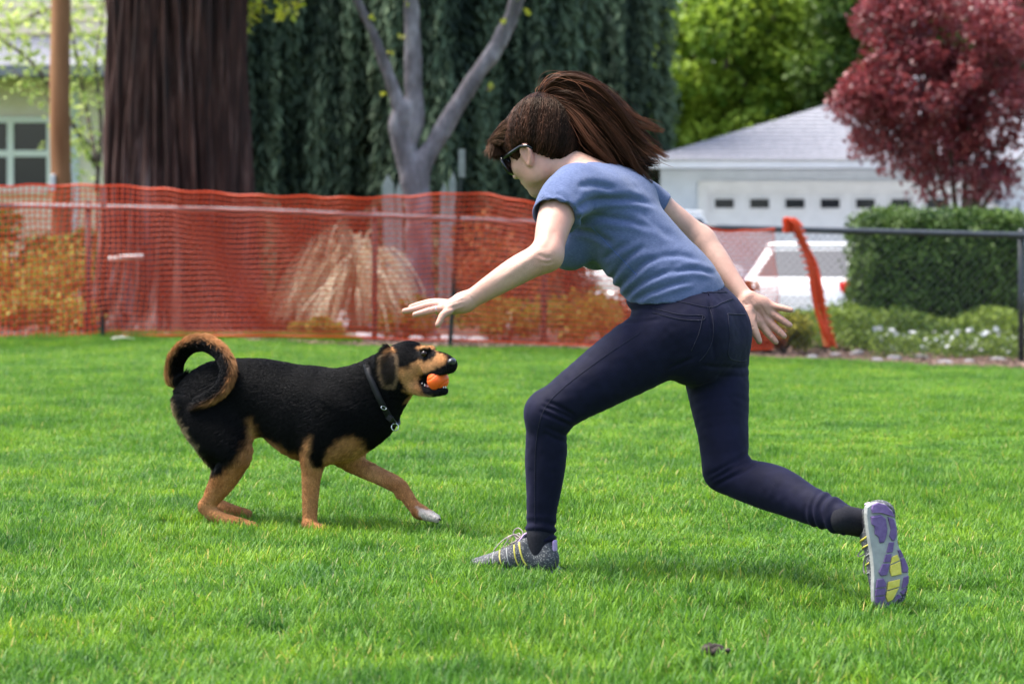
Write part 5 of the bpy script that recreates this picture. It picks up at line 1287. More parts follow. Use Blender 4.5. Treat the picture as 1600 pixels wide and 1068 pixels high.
# ================================================================ the running woman
rng = np.random.default_rng(11)
WY = 7.5
def Wp(px, py, Y=WY): return at(px, py, Y)
def wpx(r, Y=WY): return r * Y / FPX
woman = empty("person", (at(1000, 890, WY)[0], 7.45, 0.0))
tag(woman, "running woman in blue t-shirt, dark navy jeans and sunglasses reaching towards the dog", "person")
WO = np.array(woman.location)
LEFT = nrm([-.58, -.81, 0]); FWD = nrm([-.81, .58, 0])
# -------- shared chains (point, ru, rv); clothes reuse them slightly inflated
def C(lst): return [(Wp(x, y, Y), wpx(a), wpx(b)) for x, y, Y, a, b in lst]
TORSO = C([(1072, 500, 7.50, 96, 70), (1053, 455, 7.50, 90, 69), (1022, 413, 7.51, 82, 63), (985, 370, 7.52, 80, 63), (955, 330, 7.53, 86, 60), (932, 302, 7.545, 84, 50), (916, 284, 7.56, 56, 36)])
PELVIS = C([(1036, 452, 7.50, 80, 57), (1062, 478, 7.50, 91, 64), (1084, 508, 7.49, 98, 70), (1096, 536, 7.49, 92, 66)])
LTHIGH = C([(1052, 518, 7.43, 60, 62), (1010, 546, 7.42, 56, 58), (950, 584, 7.40, 47, 49), (895, 620, 7.385, 39, 40), (857, 648, 7.38, 33, 35)])
LSHANK = C([(857, 645, 7.38, 33, 34), (854, 676, 7.385, 30, 32), (853, 715, 7.395, 31, 33), (850, 760, 7.40, 27, 28), (846, 805, 7.405, 23, 23.5), (845, 840, 7.41, 22.5, 23), (845, 866, 7.41, 22, 22.5)])
RTHIGH = C([(1108, 528, 7.55, 58, 60), (1117, 570, 7.54, 53, 53), (1124, 625, 7.50, 46, 47), (1130, 680, 7.45, 38, 39), (1134, 730, 7.42, 34, 36)])
RSHANK = C([(1136, 735, 7.42, 33, 35), (1168, 750, 7.38, 32, 34), (1210, 763, 7.32, 33, 36), (1262, 787, 7.24, 27, 29), (1306, 806, 7.165, 22, 24.5), (1326, 815, 7.155, 20, 23), (1338, 819, 7.16, 19, 21)])
LUARM = C([(893, 300, 7.36, 33, 33), (876, 322, 7.30, 29, 31), (865, 352, 7.24, 26, 27), (858, 384, 7.19, 23, 23.5), (856, 400, 7.17, 20.5, 21)])
LFARM = C([(856, 399, 7.17, 20.5, 21), (834, 409, 7.16, 21, 23), (804, 425, 7.155, 19.5, 22), (770, 446, 7.15, 16, 18.5), (738, 466, 7.15, 12.5, 15), (722, 473, 7.15, 12, 15.5)])
RUARM = C([(978, 304, 7.72, 33, 33), (1006, 312, 7.75, 31, 31), (1045, 338, 7.775, 26, 26), (1085, 367, 7.78, 22, 22), (1096, 376, 7.775, 20.5, 21)])
RFARM = C([(1096, 376, 7.775, 20.5, 21), (1115, 400, 7.745, 21, 22), (1135, 428, 7.71, 18, 19), (1156, 455, 7.675, 13.5, 15), (1166, 467, 7.66, 13, 16)])
# head frame
HF = nrm([-.70, .52, -.49]); HU = np.array([-.37, .27, .90]); HU = nrm(HU - HF * (HU @ HF)); HL = np.cross(HU, HF)
HC = Wp(846, 238, 7.62)
HS = .97
def H(f, l, u): return HC + HS * (HF * f + HL * l + HU * u)
HAX = [HF, HL, HU]
NECK = [(Wp(928, 292, 7.56), wpx(44), wpx(38)), (Wp(905, 272, 7.575), wpx(34), wpx(33)), (H(-.028, 0, -.045), .052, .052), (H(-.012, 0, 0.0), .050, .052)]
def limbs(v, infl=0.0, arms=True, legs=True):
    if legs:
        for c in (LTHIGH, LSHANK, RTHIGH, RSHANK): v.chain(c, k=.02, hint=LEFT, infl=infl)
    if arms:
        for c in (LUARM, LFARM, RUARM, RFARM): v.chain(c, k=.025, hint=(0, 1, 0), infl=infl)
# -------- skin: one continuous figure
bv = Vol([at(615, 0, 7.1)[0], 6.98, 0.02], [at(1368, 0, 7.45)[0], 7.92, at(0, 130, 7.6)[2]], .0036)
bv.chain(TORSO, k=.02, hint=LEFT, infl=-.013)
bv.chain(PELVIS, k=.02, hint=LEFT, infl=-.013)
limbs(bv, infl=-.010, arms=False)
for c in (LUARM, RUARM, LFARM, RFARM): bv.chain(c, k=.030, hint=(0, 1, 0), infl=-.0012)
bv.chain(NECK, k=.03, hint=HL)
# skull, face
bv.ell(H(-.012, 0, .045), (.097, .076, .088), k=.02, ax=HAX)
bv.ell(H(.030, 0, .000), (.064, .064, .078), k=.03, ax=HAX)
bv.ell(H(.042, 0, -.062), (.046, .047, .040), k=.03, ax=HAX)          # jaw
bv.ell(H(.070, 0, -.094), (.019, .022, .016), k=.02, ax=HAX)          # chin
for s in (-1, 1):
    bv.ell(H(.060, s*.036, -.018), (.028, .026, .024), k=.02, ax=HAX) # cheeks
    bv.ell(H(.002, s*.056, -.060), (.030, .014, .030), k=.025, ax=HAX) # jaw angle
    bv.ell(H(.080, s*.031, .022), (.014, .017, .012), k=.012, ax=HAX, op="cut")
    bv.ell(H(.072, s*.031, .022), (.013, .013, .013), k=.006, ax=HAX) # eyeball under the lids
    # ear: rim, bowl and lobe
    e = lambda f, u, l: H(f*.9 + .002, s*(.074 + l*.9), u*.9 - .012)
    bv.chain([(e(.010, -.026, .000), .0055), (e(.013, -.004, .004), .0045), (e(.010, .020, .009), .0050), (e(-.004, .033, .013), .0052), (e(-.020, .028, .016), .0052), (e(-.025, .008, .015), .0052), (e(-.016, -.012, .011), .0055), (e(-.004, -.026, .005), .0075), (e(.003, -.030, .003), .0070)], k=.006, n=3)
    bv.ell(e(-.006, .006, .002), (.016, .005, .024), k=.008, ax=HAX)
bv.chain([(H(.088, 0, .030), .009), (H(.101, 0, .006), .010), (H(.113, 0, -.014), .0105)], k=.014)     # nose
for s in (-1, 1): bv.ell(H(.100, s*.011, -.020), (.010, .008, .008), k=.008, ax=HAX)
bv.chain([(H(.078, -.024, -.050), .006), (H(.094, -.008, -.046), .0085), (H(.094, .008, -.046), .0085), (H(.078, .024, -.050), .006)], k=.008)
bv.chain([(H(.078, -.020, -.060), .006), (H(.091, 0, -.062), .0095), (H(.078, .020, -.060), .006)], k=.008)
# hands
def finger(v, pts, Y, rs, k=.005): v.chain([(Wp(x, y, Y + d), wpx(r, Y)) for (x, y, d), r in zip(pts, rs)], k=k, n=3)
# left hand: back up, seen from the little-finger side
LY = 7.15
bv.chain([(Wp(728, 471, LY), wpx(13), wpx(14.5)), (Wp(712, 477, LY), wpx(20), wpx(13.5)), (Wp(698, 480, LY), wpx(22), wpx(10.5))], k=.012, hint=(0, 1, 0))
finger(bv, [(702, 486, -.036), (692, 492, -.046), (688, 500, -.052), (684, 507, -.056)], LY, (6.6, 6.0, 5.4, 4.6))      # little
finger(bv, [(698, 482, -.014), (678, 484, -.020), (660, 488.5, -.022), (648, 491.5, -.022)], LY, (7, 6.2, 5.4, 4.5))   # ring
finger(bv, [(698, 477, .006), (672, 477, .004), (648, 483, .004), (632, 486, .004)], LY, (7.2, 6.5, 5.6, 4.7))          # middle
finger(bv, [(700, 474, .024), (678, 472, .028), (656, 476, .032), (642, 480, .034)], LY, (7.2, 6.4, 5.6, 4.6))          # index
finger(bv, [(722, 474, .024), (706, 478, .046), (694, 484, .058), (684, 487, .066)], LY, (9, 8, 7, 5.5))                # thumb
# right hand: palm towards us, fingers spread
RY = 7.645
bv.chain([(Wp(1167, 468, RY), wpx(8.5), wpx(17.5)), (Wp(1180, 482, RY-.004), wpx(8), wpx(24)), (Wp(1194, 494, RY-.006), wpx(7), wpx(22))], k=.012, hint=(.1, 1, 0))
bv.ell(Wp(1172, 493, RY-.012), (.020, .016, .030), k=.016, ax=[nrm([.8, 0, .55]), [0, 1, 0], nrm([-.55, 0, .8])])        # ball of the thumb
bv.ell(Wp(1192, 476, RY-.010), (.022, .012, .016), k=.014, ax=[nrm([.85, 0, -.5]), [0, 1, 0], nrm([.5, 0, .85])])
finger(bv, [(1203, 477, -.006), (1214, 479.5, -.014), (1226, 482, -.022), (1236, 484.5, -.028)], RY, (6.6, 5.6, 5.2, 4.4))
finger(bv, [(1202, 487, -.006), (1213, 494, -.014), (1225, 502, -.020), (1234, 508, -.024)], RY, (7, 6.2, 5.6, 4.8))
finger(bv, [(1196, 497, -.006), (1206, 507, -.012), (1217, 517.5, -.018), (1225, 525, -.022)], RY, (7.2, 6.4, 5.8, 4.8))
finger(bv, [(1187, 503, -.006), (1195, 514, -.010), (1204, 525, -.014), (1212, 534, -.016)], RY, (7.2, 6.4, 5.8, 4.8))
finger(bv, [(1169, 489, -.014), (1175, 507, -.030), (1181, 521, -.038), (1186.5, 533, -.042)], RY, (10, 8, 6.6, 5))
for p, r in (((1184, 486), .010), ((1190, 494), .008)): bv.ell(Wp(*p, RY-.026), (r, .008, r), k=.01, op="cut")
BV, BQ = bv.mesh(smooth=1)
bn = normals(BV, BQ); bx, by = project(BV)
SKIN_LINES = [([(1170, 470), (1183, 488), (1181, 505)], 1.6, .0016), ([(1186, 474), (1194, 486), (1199, 499)], 1.5, .0014), ([(1178, 480), (1190, 494), (1196, 506)], 1.4, .0012), ([(1160, 470), (1166, 476), (1172, 474)], 1.5, .0012),
              ([(1213, 476), (1214, 483)], 1.2, .0010), ([(1224, 478), (1225, 486)], 1.2, .0010), ([(1210, 497), (1215, 490)], 1.2, .0010), ([(1221, 505), (1226, 498)], 1.2, .0010), ([(1202, 510), (1208, 503)], 1.2, .0010), ([(1213, 520), (1219, 513)], 1.2, .0010), ([(1191, 516), (1198, 511)], 1.2, .0010), ([(1200, 528), (1207, 522)], 1.2, .0010), ([(1172, 512), (1180, 509)], 1.2, .0012),
              ([(726, 464), (710, 470), (692, 474)], 2.0, -.0014), ([(728, 470), (710, 475), (692, 480)], 2.0, -.0014), ([(728, 476), (712, 482), (700, 487)], 2.0, -.0012), ([(735, 462), (739, 470), (738, 478)], 1.8, .0011),
              ([(842, 396), (852, 402), (864, 401)], 2.6, .0020), ([(846, 408), (856, 410), (866, 406)], 2.4, .0014), ([(846, 388), (830, 404), (800, 424), (770, 444)], 5.0, -.0016), ([(866, 356), (860, 376), (852, 392)], 5.0, .0014),
              ([(672, 478), (673, 484)], 1.3, .0010), ([(648, 479), (649, 486)], 1.2, .0009), ([(677, 484), (678, 491)], 1.3, .0010), ([(661, 486), (662, 493)], 1.2, .0009), ([(688, 497), (693, 500)], 1.2, .0010)]
BV = BV + bn * creases(BV, bn, bx, by, SKIN_LINES, 5)[:, None]
SK = np.array([.47, .275, .205]); PINK = np.array([.50, .215, .155])
bc = np.tile(SK, (len(BV), 1)) * (1 + .07 * vnoise(BV * 25, 2)[:, None] + .06 * vnoise(BV * 90, 5)[:, None] + .05 * vnoise(BV * 220, 6)[:, None])
pk = np.clip(.45 * sstep(1188, 1208, bx) * (by > 460) + .40 * ((bx < 705) & (by > 455)) + .22 * (np.hypot(bx - 858, by - 400) < 16), 0, 1)
pk = np.maximum(pk, .55 * np.clip(vnoise(BV * 14, 8) + .3 * vnoise(BV * 45, 9), 0, 1))
hp = (BV - HC) @ np.array(HAX).T / HS                                            # head-local coordinates
lips = sstep(.012, .006, np.abs(hp[:, 2] + .054)) * (hp[:, 0] > .080) * (np.abs(hp[:, 1]) < .026)
ears = sstep(.068, .078, np.abs(hp[:, 1])) * (np.abs(hp[:, 2]) < .05)
pk = np.maximum(pk, np.maximum(.45 * ears, .25 * (np.hypot(hp[:, 0] - .06, hp[:, 2] + .015) < .03)))
bc = bc * (1 - pk[:, None]) + PINK * pk[:, None]
bc = bc * (1 - lips[:, None]) + np.array([.42, .13, .12]) * lips[:, None]
M_skin = mat_attr("skin", rough=.5, spec=.4, bump=.6, bscale=380, sss=.03)
mesh_np("body", BV, BQ, M_skin, woman, off=WO, cols=bc)
del bv
# -------- t-shirt
tv = Vol([at(815, 0, 7.2)[0], 7.1, at(0, 500, 7.5)[2]], [at(1150, 0, 7.6)[0], 7.92, at(0, 240, 7.6)[2]], .0040)
tv.chain(TORSO, k=.02, hint=LEFT)
CHF = nrm(np.cross(nrm(TORSO[4][0] - TORSO[1][0]), LEFT)); 
if CHF @ FWD < 0: CHF = -CHF
for s in (-1, 1): tv.ell(Wp(938, 362, 7.50) + CHF * .074 + LEFT * s * .066 - LEFT * .004, (.066,)*3, k=.035)     # bust
tv.ell(Wp(976, 300, 7.62) , (.075, .075, .05), k=.06)                                                            # shoulder blades
tv.ell(Wp(930, 296, 7.44) , (.075, .075, .05), k=.06)
sl_l = [(Wp(900, 296, 7.40), wpx(42), wpx(40)), (Wp(882, 312, 7.32), wpx(39), wpx(39)), (Wp(868, 342, 7.255), wpx(37), wpx(37.5)), (Wp(862, 372, 7.20), wpx(35), wpx(36))]
sl_r = [(Wp(970, 302, 7.69), wpx(39), wpx(39)), (Wp(1000, 312, 7.745), wpx(37), wpx(37)), (Wp(1034, 333, 7.77), wpx(33), wpx(33)), (Wp(1070, 357, 7.78), wpx(31), wpx(31))]
tv.chain(sl_l, k=.04, hint=(0, 1, 0)); tv.chain(sl_r, k=.04, hint=(0, 1, 0))
ta = nrm(sl_l[3][0] - sl_l[2][0]); c0 = Wp(866, 336, 7.26)
tv.plane(c0, nrm(ta + np.array([-.02, 0, .02])), c0 - [.09, .12, .12], c0 + [.075, .075, .05])
tb = nrm(sl_r[3][0] - sl_r[2][0]); c1 = Wp(1030, 331, 7.77)
tv.plane(c1, tb, c1 - [.05, .06, .14], c1 + [.22, .14, .12])
tv.chain([(c0 - ta * .012, .056), (c0 + ta * .03, .056)], k=.003, op="cut", infl=-.002)
tv.chain([(c1 - tb * .012, .050), (c1 + tb * .03, .050)], k=.003, op="cut", infl=-.002)
# hem, higher at the back than at the front hip
hemn = nrm(np.array([.50, 0.02, -.87])); tv.plane(Wp(1060, 456, 7.5), nrm(np.array([.10, .16, -.98])))
# neckline
tv.plane(Wp(912, 278, 7.57), nrm(NECK[2][0] - NECK[0][0]), Wp(912, 278, 7.57) - [.12, .14, .09], Wp(912, 278, 7.57) + [.1, .14, .09])
tv.chain([NECK[0], NECK[1], NECK[2]], k=.004, hint=HL, infl=.010, op="cut")
TV, TQ = tv.mesh(smooth=2)
tn = normals(TV, TQ); tx, ty = project(TV)
# cloth folds as real relief: tension creases from the armpit, the shoulder blades and the waist
TEE_FOLDS = [([(894, 332), (925, 314), (985, 311), (1030, 322)], 5.0, .0075), ([(896, 347), (935, 340), (985, 346), (1030, 362)], 5.5, .0060), ([(896, 358), (930, 366), (962, 384)], 4.5, .0055),
             ([(868, 300), (884, 312), (893, 332)], 4.0, .0050), ([(852, 296), (868, 312), (880, 330)], 3.6, .0040), ([(900, 292), (930, 288), (965, 296)], 5.0, .0045),
             ([(950, 446), (962, 424), (984, 400), (1012, 384)], 4.2, .0065), ([(962, 460), (978, 436), (1004, 414), (1040, 398)], 4.4, .0070), ([(974, 470), (990, 450), (1020, 432), (1062, 420)], 4.2, .0065),
             ([(990, 472), (1012, 458), (1048, 446), (1090, 436)], 4.0, .0050), ([(1030, 400), (1062, 398), (1096, 408)], 4.5, .0040), ([(1050, 425), (1085, 420), (1118, 430)], 3.8, .0045),
             ([(940, 405), (955, 395), (985, 378)], 4.5, .0050), ([(1000, 330), (1025, 350), (1060, 380)], 6.0, .0035)]
fold = creases(TV, tn, tx, ty, TEE_FOLDS, 3)
fold += .0010 * vnoise(TV * np.array([14, 14, 26]), 7) + .0006 * vnoise(TV * 50, 8)
TA = nrm(TORSO[5][0] - TORSO[0][0]); along = (TV - TORSO[0][0]) @ TA
TV = TV + tn * fold[:, None]
M_tee, nt, b = new_mat("heather_blue_jersey")
tc = N(nt, "ShaderNodeTexCoord")
n1 = N(nt, "ShaderNodeTexNoise", Scale=130.0, Detail=6.0, Roughness=.7); mp = N(nt, "ShaderNodeMapping"); mp.inputs["Scale"].default_value = (1, 1, 5)
mp.inputs["Rotation"].default_value = (0, R(40), 0)
nt.links.new(tc.outputs["Object"], mp.inputs[0]); nt.links.new(mp.outputs[0], n1.inputs["Vector"])
cr = ramp(nt, [(.30, (.054, .073, .142)), (.50, (.080, .105, .195)), (.72, (.130, .158, .265))]); nt.links.new(n1.outputs[0], cr.inputs[0]); nt.links.new(cr.outputs[0], b.inputs["Base Color"])
b.inputs["Roughness"].default_value = .9; b.inputs["Specular IOR Level"].default_value = .1; b.inputs["Sheen Weight"].default_value = .12
n2 = N(nt, "ShaderNodeTexNoise", Scale=600.0, Detail=2.0); nt.links.new(tc.outputs["Object"], n2.inputs["Vector"])
bp = N(nt, "ShaderNodeBump", Strength=.25, Distance=.001); nt.links.new(n2.outputs[0], bp.inputs["Height"]); nt.links.new(bp.outputs[0], b.inputs["Normal"])
tee = mesh_np("t_shirt", TV, TQ, M_tee, woman, off=WO)
# -------- jeans
jv = Vol([at(805, 0, 7.4)[0], 7.0, .02], [at(1352, 0, 7.35)[0], 7.80, at(0, 425, 7.5)[2]], .0040)
jv.chain(PELVIS, k=.02, hint=LEFT)
# seat
BUT = -FWD
jv.ell(Wp(1068, 520, 7.44) + BUT * .034, (.086, .086, .088), k=.05)
jv.ell(Wp(1112, 522, 7.56) + BUT * .022, (.084, .084, .092), k=.05)
limbs(jv, arms=False)
jv.chain([(Wp(857, 646, 7.38), wpx(33), wpx(34))], k=.02)                        # knee caps
wn_ = nrm(np.array([-.30, 0.0, .95])); jv.plane(Wp(1060, 452, 7.5), nrm(np.array([-.18, -.06, .98])))
jv.plane(Wp(845, 861, 7.41), (0.02, 0, -1), Wp(780, 900, 7.4) - [0, .2, .1], Wp(920, 820, 7.4) + [0, .2, 0])
ra = nrm(RSHANK[6][0] - RSHANK[4][0]); jv.plane(Wp(1328, 816, 7.135), ra, Wp(1285, 860, 7.1) - [0, .2, 0], Wp(1370, 765, 7.15) + [.1, .25, 0])
JV, JQ = jv.mesh(smooth=2)
jn = normals(JV, JQ); jx, jy = project(JV)
# creases: bunching at the ankles, behind the knees, under the seat, across the hip
fold = .0040 * np.sin((jy * .36) + 4.0 * vnoise(JV * 14, 1)) * sstep(795, 840, jy) * (jx < 920)
sa = (JV - RSHANK[0][0]) @ nrm(RSHANK[6][0] - RSHANK[0][0])
fold += .0030 * np.sin(sa * 165 + (JV[:, 2] - .2) * 22 + 4.0 * vnoise(JV * 14, 2)) * sstep(.28, .35, sa) * (jx > 1200)
def crease(x0, y0, x1, y1, w, amp, n=1, gap=8):
    """n parallel grooves along a line given in photo pixels"""
    global fold
    d = np.array([x1-x0, y1-y0], float); L = np.linalg.norm(d); d /= L; nn = np.array([-d[1], d[0]])
    for i in range(n):
        ox, oy = x0 + nn[0]*gap*i, y0 + nn[1]*gap*i
        t = ((jx-ox)*d[0] + (jy-oy)*d[1]) / L; s_ = (jx-ox)*nn[0] + (jy-oy)*nn[1] + 2.2 * vnoise(JV * 16, 3 + i)
        fold = fold - amp * np.exp(-(s_/w)**2) * sstep(-.12, .15, t) * sstep(1.12, .85, t) * near
near = np.where(jn[:, 1] < .35, 1.0, 0.0)
crease(893, 664, 846, 642, 3.2, .006, 3, 8)            # behind the front knee
crease(886, 690, 850, 676, 3.5, .003, 2, 9)
crease(1168, 708, 1108, 742, 3.6, .005, 3, -10)        # behind the rear knee
crease(1178, 716, 1130, 752, 3.4, .004, 2, 10)
crease(1170, 574, 1100, 572, 3.0, .0045, 1)             # under the seat
crease(1168, 588, 1120, 586, 3.0, .0030, 1, 9)
crease(1045, 577, 1082, 560, 3.0, .004, 1)
crease(965, 486, 1030, 480, 4.0, .004, 3, 9)           # hip
crease(1108, 470, 1116, 556, 3.0, .0040, 1)            # centre back seam
fold += .0016 * vnoise(JV * np.array([16, 16, 16]), 7) + .0008 * vnoise(JV * 60, 8)
JV = JV + jn * fold[:, None]
M_jean, nt, b = new_mat("navy_stretch_denim")
tc = N(nt, "ShaderNodeTexCoord"); n1 = N(nt, "ShaderNodeTexNoise", Scale=14.0, Detail=7.0, Roughness=.65); nt.links.new(tc.outputs["Object"], n1.inputs["Vector"])
cr = ramp(nt, [(.35, (.0046, .0048, .0145)), (.7, (.0082, .0084, .0250))]); nt.links.new(n1.outputs[0], cr.inputs[0]); nt.links.new(cr.outputs[0], b.inputs["Base Color"])
b.inputs["Roughness"].default_value = .75; b.inputs["Specular IOR Level"].default_value = .12; b.inputs["Sheen Weight"].default_value = .045; b.inputs["Sheen Tint"].default_value = (.5, .45, .9, 1)
n2 = N(nt, "ShaderNodeTexNoise", Scale=700.0, Detail=2.0); nt.links.new(tc.outputs["Object"], n2.inputs["Vector"])
bp = N(nt, "ShaderNodeBump", Strength=.2, Distance=.001); nt.links.new(n2.outputs[0], bp.inputs["Height"]); nt.links.new(bp.outputs[0], b.inputs["Normal"])
jeans = mesh_np("jeans", JV, JQ, M_jean, woman, off=WO)
# seams, pockets, belt loops: cords laid on the cloth, found by looking along +Y onto it
from mathutils.bvhtree import BVHTree
jt = BVHTree.FromPolygons([Vector(v) for v in JV], JQ.tolist())
CAM = Vector((0, 0, CAMH))
def on_cloth(tree, px, py, out=.0006):
    d = Vector(at(px, py, 1.0)) - CAM; d.normalize()
    h = tree.ray_cast(CAM, d)
    return (None, None) if h[0] is None else (np.array(h[0] + h[1] * out), np.array(h[1]))
M_seam = mat_noise("denim_stitching", (.008, .008, .018), (.018, .018, .036), 200, rough=.8)
def seam(name, pts, r, parent=jeans, tree=jt, mat=M_seam, n=8):
    P = catmull([[x, y] for x, y in pts], n); out = []
    for x, y in P:
        p, nn = on_cloth(tree, x, y)
        if p is not None: out.append(p)
    if len(out) > 2:
        m = MB(); m.tube(out, r, n=6); return m.build(name, mat, parent, True, off=WO)
seam("pocket", [(1020, 481), (1060, 491), (1098, 493), (1096, 500), (1060, 498), (1020, 488)], .0011)
seam("pocket", [(1098, 494), (1092, 520), (1080, 548)], .0011)
seam("pocket", [(1137, 490), (1152, 491), (1165, 491)], .0013)
seam("pocket", [(1137, 490), (1140, 525), (1138, 556), (1156, 564), (1166, 562)], .0013)
seam("seam", [(1003, 462), (1060, 471), (1108, 480), (1128, 473), (1145, 466)], .0011)
seam("seam", [(1006, 452), (1060, 455), (1100, 457), (1136, 456)], .0011)
seam("seam", [(1108, 480), (1114, 500), (1114, 525), (1106, 548), (1092, 565)], .0012)
seam("seam", [(1000, 520), (940, 560), (880, 606), (850, 640), (838, 690), (836, 760), (836, 840)], .0009)
def loop(x0, y0, x1, y1):
    a, na = on_cloth(jt, x0, y0, .003); c, nc = on_cloth(jt, x1, y1, .003)
    if a is None or c is None: return
    m = MB(); m.tube([a - na*.003, a + (c-a)*.15, a + (c-a)*.85, c - nc*.003], [.0045]*4, n=6, flat=.35); m.build("belt_loop", M_jean, jeans, True, off=WO)
loop(1100, 446, 1107, 461); loop(1015, 450, 1018, 461)
# t-shirt side seam and hems
tt_ = BVHTree.FromPolygons([Vector(v) for v in TV], TQ.tolist())
M_teeseam = mat_noise("jersey_seam", (.06, .10, .27), (.10, .16, .38), 200, rough=.9)
seam("seam", [(925, 355), (950, 382), (972, 405), (995, 430)], .0009, tee, tt_, M_teeseam)
# -------- hair
M_hair, nt, b = new_mat("brown_hair")
for n_ in list(nt.nodes):
    if n_.type == 'BSDF_PRINCIPLED': nt.nodes.remove(n_)
hb = N(nt, "ShaderNodeBsdfPrincipled")
a = N(nt, "ShaderNodeAttribute", attribute_name="Col"); nt.links.new(a.outputs["Color"], hb.inputs["Base Color"])
hb.inputs["Roughness"].default_value = .42; hb.inputs["Specular IOR Level"].default_value = .14; hb.inputs["Specular Tint"].default_value = (1., .72, .5, 1)
nt.links.new(hb.outputs[0], nt.nodes["Material Output"].inputs[0])
TIE = Wp(848, 160, 7.655)
hair_cap = Vol(H(0, 0, .04) - .17, H(0, 0, .04) + .17, .004)
hair_cap.ell(H(-.012, 0, .047), (.107, .085, .097), k=.02, ax=HAX)
hair_cap.ell(H(-.050, 0, -.010), (.055, .070, .065), k=.03, ax=HAX)
hair_cap.chain([(H(-.05, 0, .10), .050), (TIE, .020)], k=.04)
# face, ears and neck stay clear of it
hair_cap.ell(H(.120, 0, -.045), (.085, .12, .105), k=.01, ax=HAX, op="cut")
hair_cap.ell(H(.005, 0, -.075), (.060, .12, .075), k=.01, ax=HAX, op="cut")
for s in (-1, 1): hair_cap.ell(H(.000, s*.085, -.014), (.023, .022, .030), k=.008, ax=HAX, op="cut")
HV, HQ = hair_cap.mesh(smooth=2); HN = normals(HV, HQ)
ta_ = nrm(TIE - H(-.012, 0, .045)); tu_ = nrm(np.cross(ta_, HL)); tw_ = np.cross(ta_, tu_); q_ = HV - H(-.012, 0, .045)
ang = np.arctan2(q_ @ tu_, q_ @ tw_); run = q_ @ ta_
HV = HV + HN * (.0024 * np.sin(ang * 34 + 2.5 * vnoise(HV * 18, 3)) + .002 * vnoise(HV * 16, 5))[:, None]
HN = normals(HV, HQ)
M_scalp = mat_noise("hair_underlayer", (.009, .0042, .0028), (.020, .0090, .0056), 60, rough=.55, spec=.2)
hair = mesh_np("hair", HV, HQ, M_scalp, woman, off=WO)
ns = 11000
cen_ = HV[HQ].mean(1); P0, fi, Wt = sample_faces(HV, HQ, ns, rng, (np.linalg.norm(cen_ - TIE, axis=1) / .2)**5)
n0 = (HN[HQ[fi]] * Wt[:, :, None]).sum(1); n0 /= np.linalg.norm(n0, axis=1)[:, None]
st = [P0 + n0 * .001]
cur = P0 + n0 * .001
step = .0125
wob = .035 * rng.standard_normal((ns, 3)); lev = rng.uniform(.001, .0065, ns)
for i in range(19):                                  # combed over the head towards the tie
    d = TIE - cur; dist = np.linalg.norm(d, axis=1)[:, None]; d /= dist + 1e-6
    d = d + wob
    nxt = cur + d * np.minimum(step, dist * .6)
    idx = np.clip(((nxt - hair_cap.lo) / hair_cap.h).round().astype(int), 0, hair_cap.n - 2)
    f = hair_cap.F[idx[:, 0], idx[:, 1], idx[:, 2]]
    c = H(-.012, 0, .045); o_ = nxt - c; o_ /= np.linalg.norm(o_, axis=1)[:, None]
    nxt = nxt + o_ * np.maximum(lev - f, 0)[:, None]
    st.append(nxt); cur = nxt
S = np.stack(st, 1)
q_ = P0 - H(-.012, 0, .045); ang = np.arctan2(q_ @ tu_, q_ @ tw_)
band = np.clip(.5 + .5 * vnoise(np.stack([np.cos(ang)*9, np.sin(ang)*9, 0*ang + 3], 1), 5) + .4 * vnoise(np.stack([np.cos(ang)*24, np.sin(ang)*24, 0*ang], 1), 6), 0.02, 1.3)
hcol = np.array([.026, .0105, .0060]) * (.12 + 1.9 * band**1.8)[:, None] * rng.uniform(.7, 1.3, (ns, 1)) * (1 + 1.5 * sstep(.02, .10, (P0 - HC) @ HF))[:, None]  # strands towards the brow paler: the front highlight put into their colour
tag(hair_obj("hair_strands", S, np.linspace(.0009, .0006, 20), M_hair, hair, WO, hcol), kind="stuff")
# pony tail: locks that leave the tie, arch over and stream back
locks = [  # control points (px, py, dY)
    [(848, 160, 0), (851, 138, 0), (872, 126, 0), (915, 138, 0), (962, 178, 0), (985, 214, 0), (1016, 238, 0)],
    [(848, 160, 0), (853, 144, -.02), (880, 134, -.02), (925, 156, -.03), (960, 196, -.03), (985, 228, -.03), (1008, 244, -.03)],
    [(850, 160, 0), (860, 146, .02), (890, 138, .03), (935, 164, .03), (968, 208, .03), (986, 246, .03), (1006, 270, .02)],
    [(850, 161, 0), (868, 150, -.03), (902, 156, -.05), (938, 190, -.05), (962, 226, -.05), (980, 256, -.05), (1002, 272, -.04)],
    [(851, 162, 0), (876, 162, -.03), (906, 182, -.05), (932, 212, -.06), (955, 240, -.05), (970, 262, -.05), (986, 282, -.04)],
    [(851, 163, 0), (873, 168, -.01), (893, 188, -.02), (908, 212, -.03), (920, 234, -.03), (932, 248, -.03), (952, 256, -.02)],
    [(851, 163, 0), (870, 172, .02), (886, 196, .03), (900, 220, .03), (916, 240, .03), (934, 252, .03), (955, 262, .02)],
    [(850, 161, 0), (870, 152, .03), (906, 158, .05), (944, 194, .06), (968, 230, .05), (982, 252, .05), (1004, 262, .04)],
    [(850, 162, 0), (878, 160, 0), (915, 180, 0), (948, 214, .01), (964, 242, .01), (974, 264, .01), (984, 282, .0)],
]
share_ = np.array([1.3, 1.2, 1.2, 1.4, 1.4, 1.0, .9, 1.0, 1.4]); share_ /= share_.sum()
np_ = 10500; NCL = 22
allS, allC, allR = [], [], []
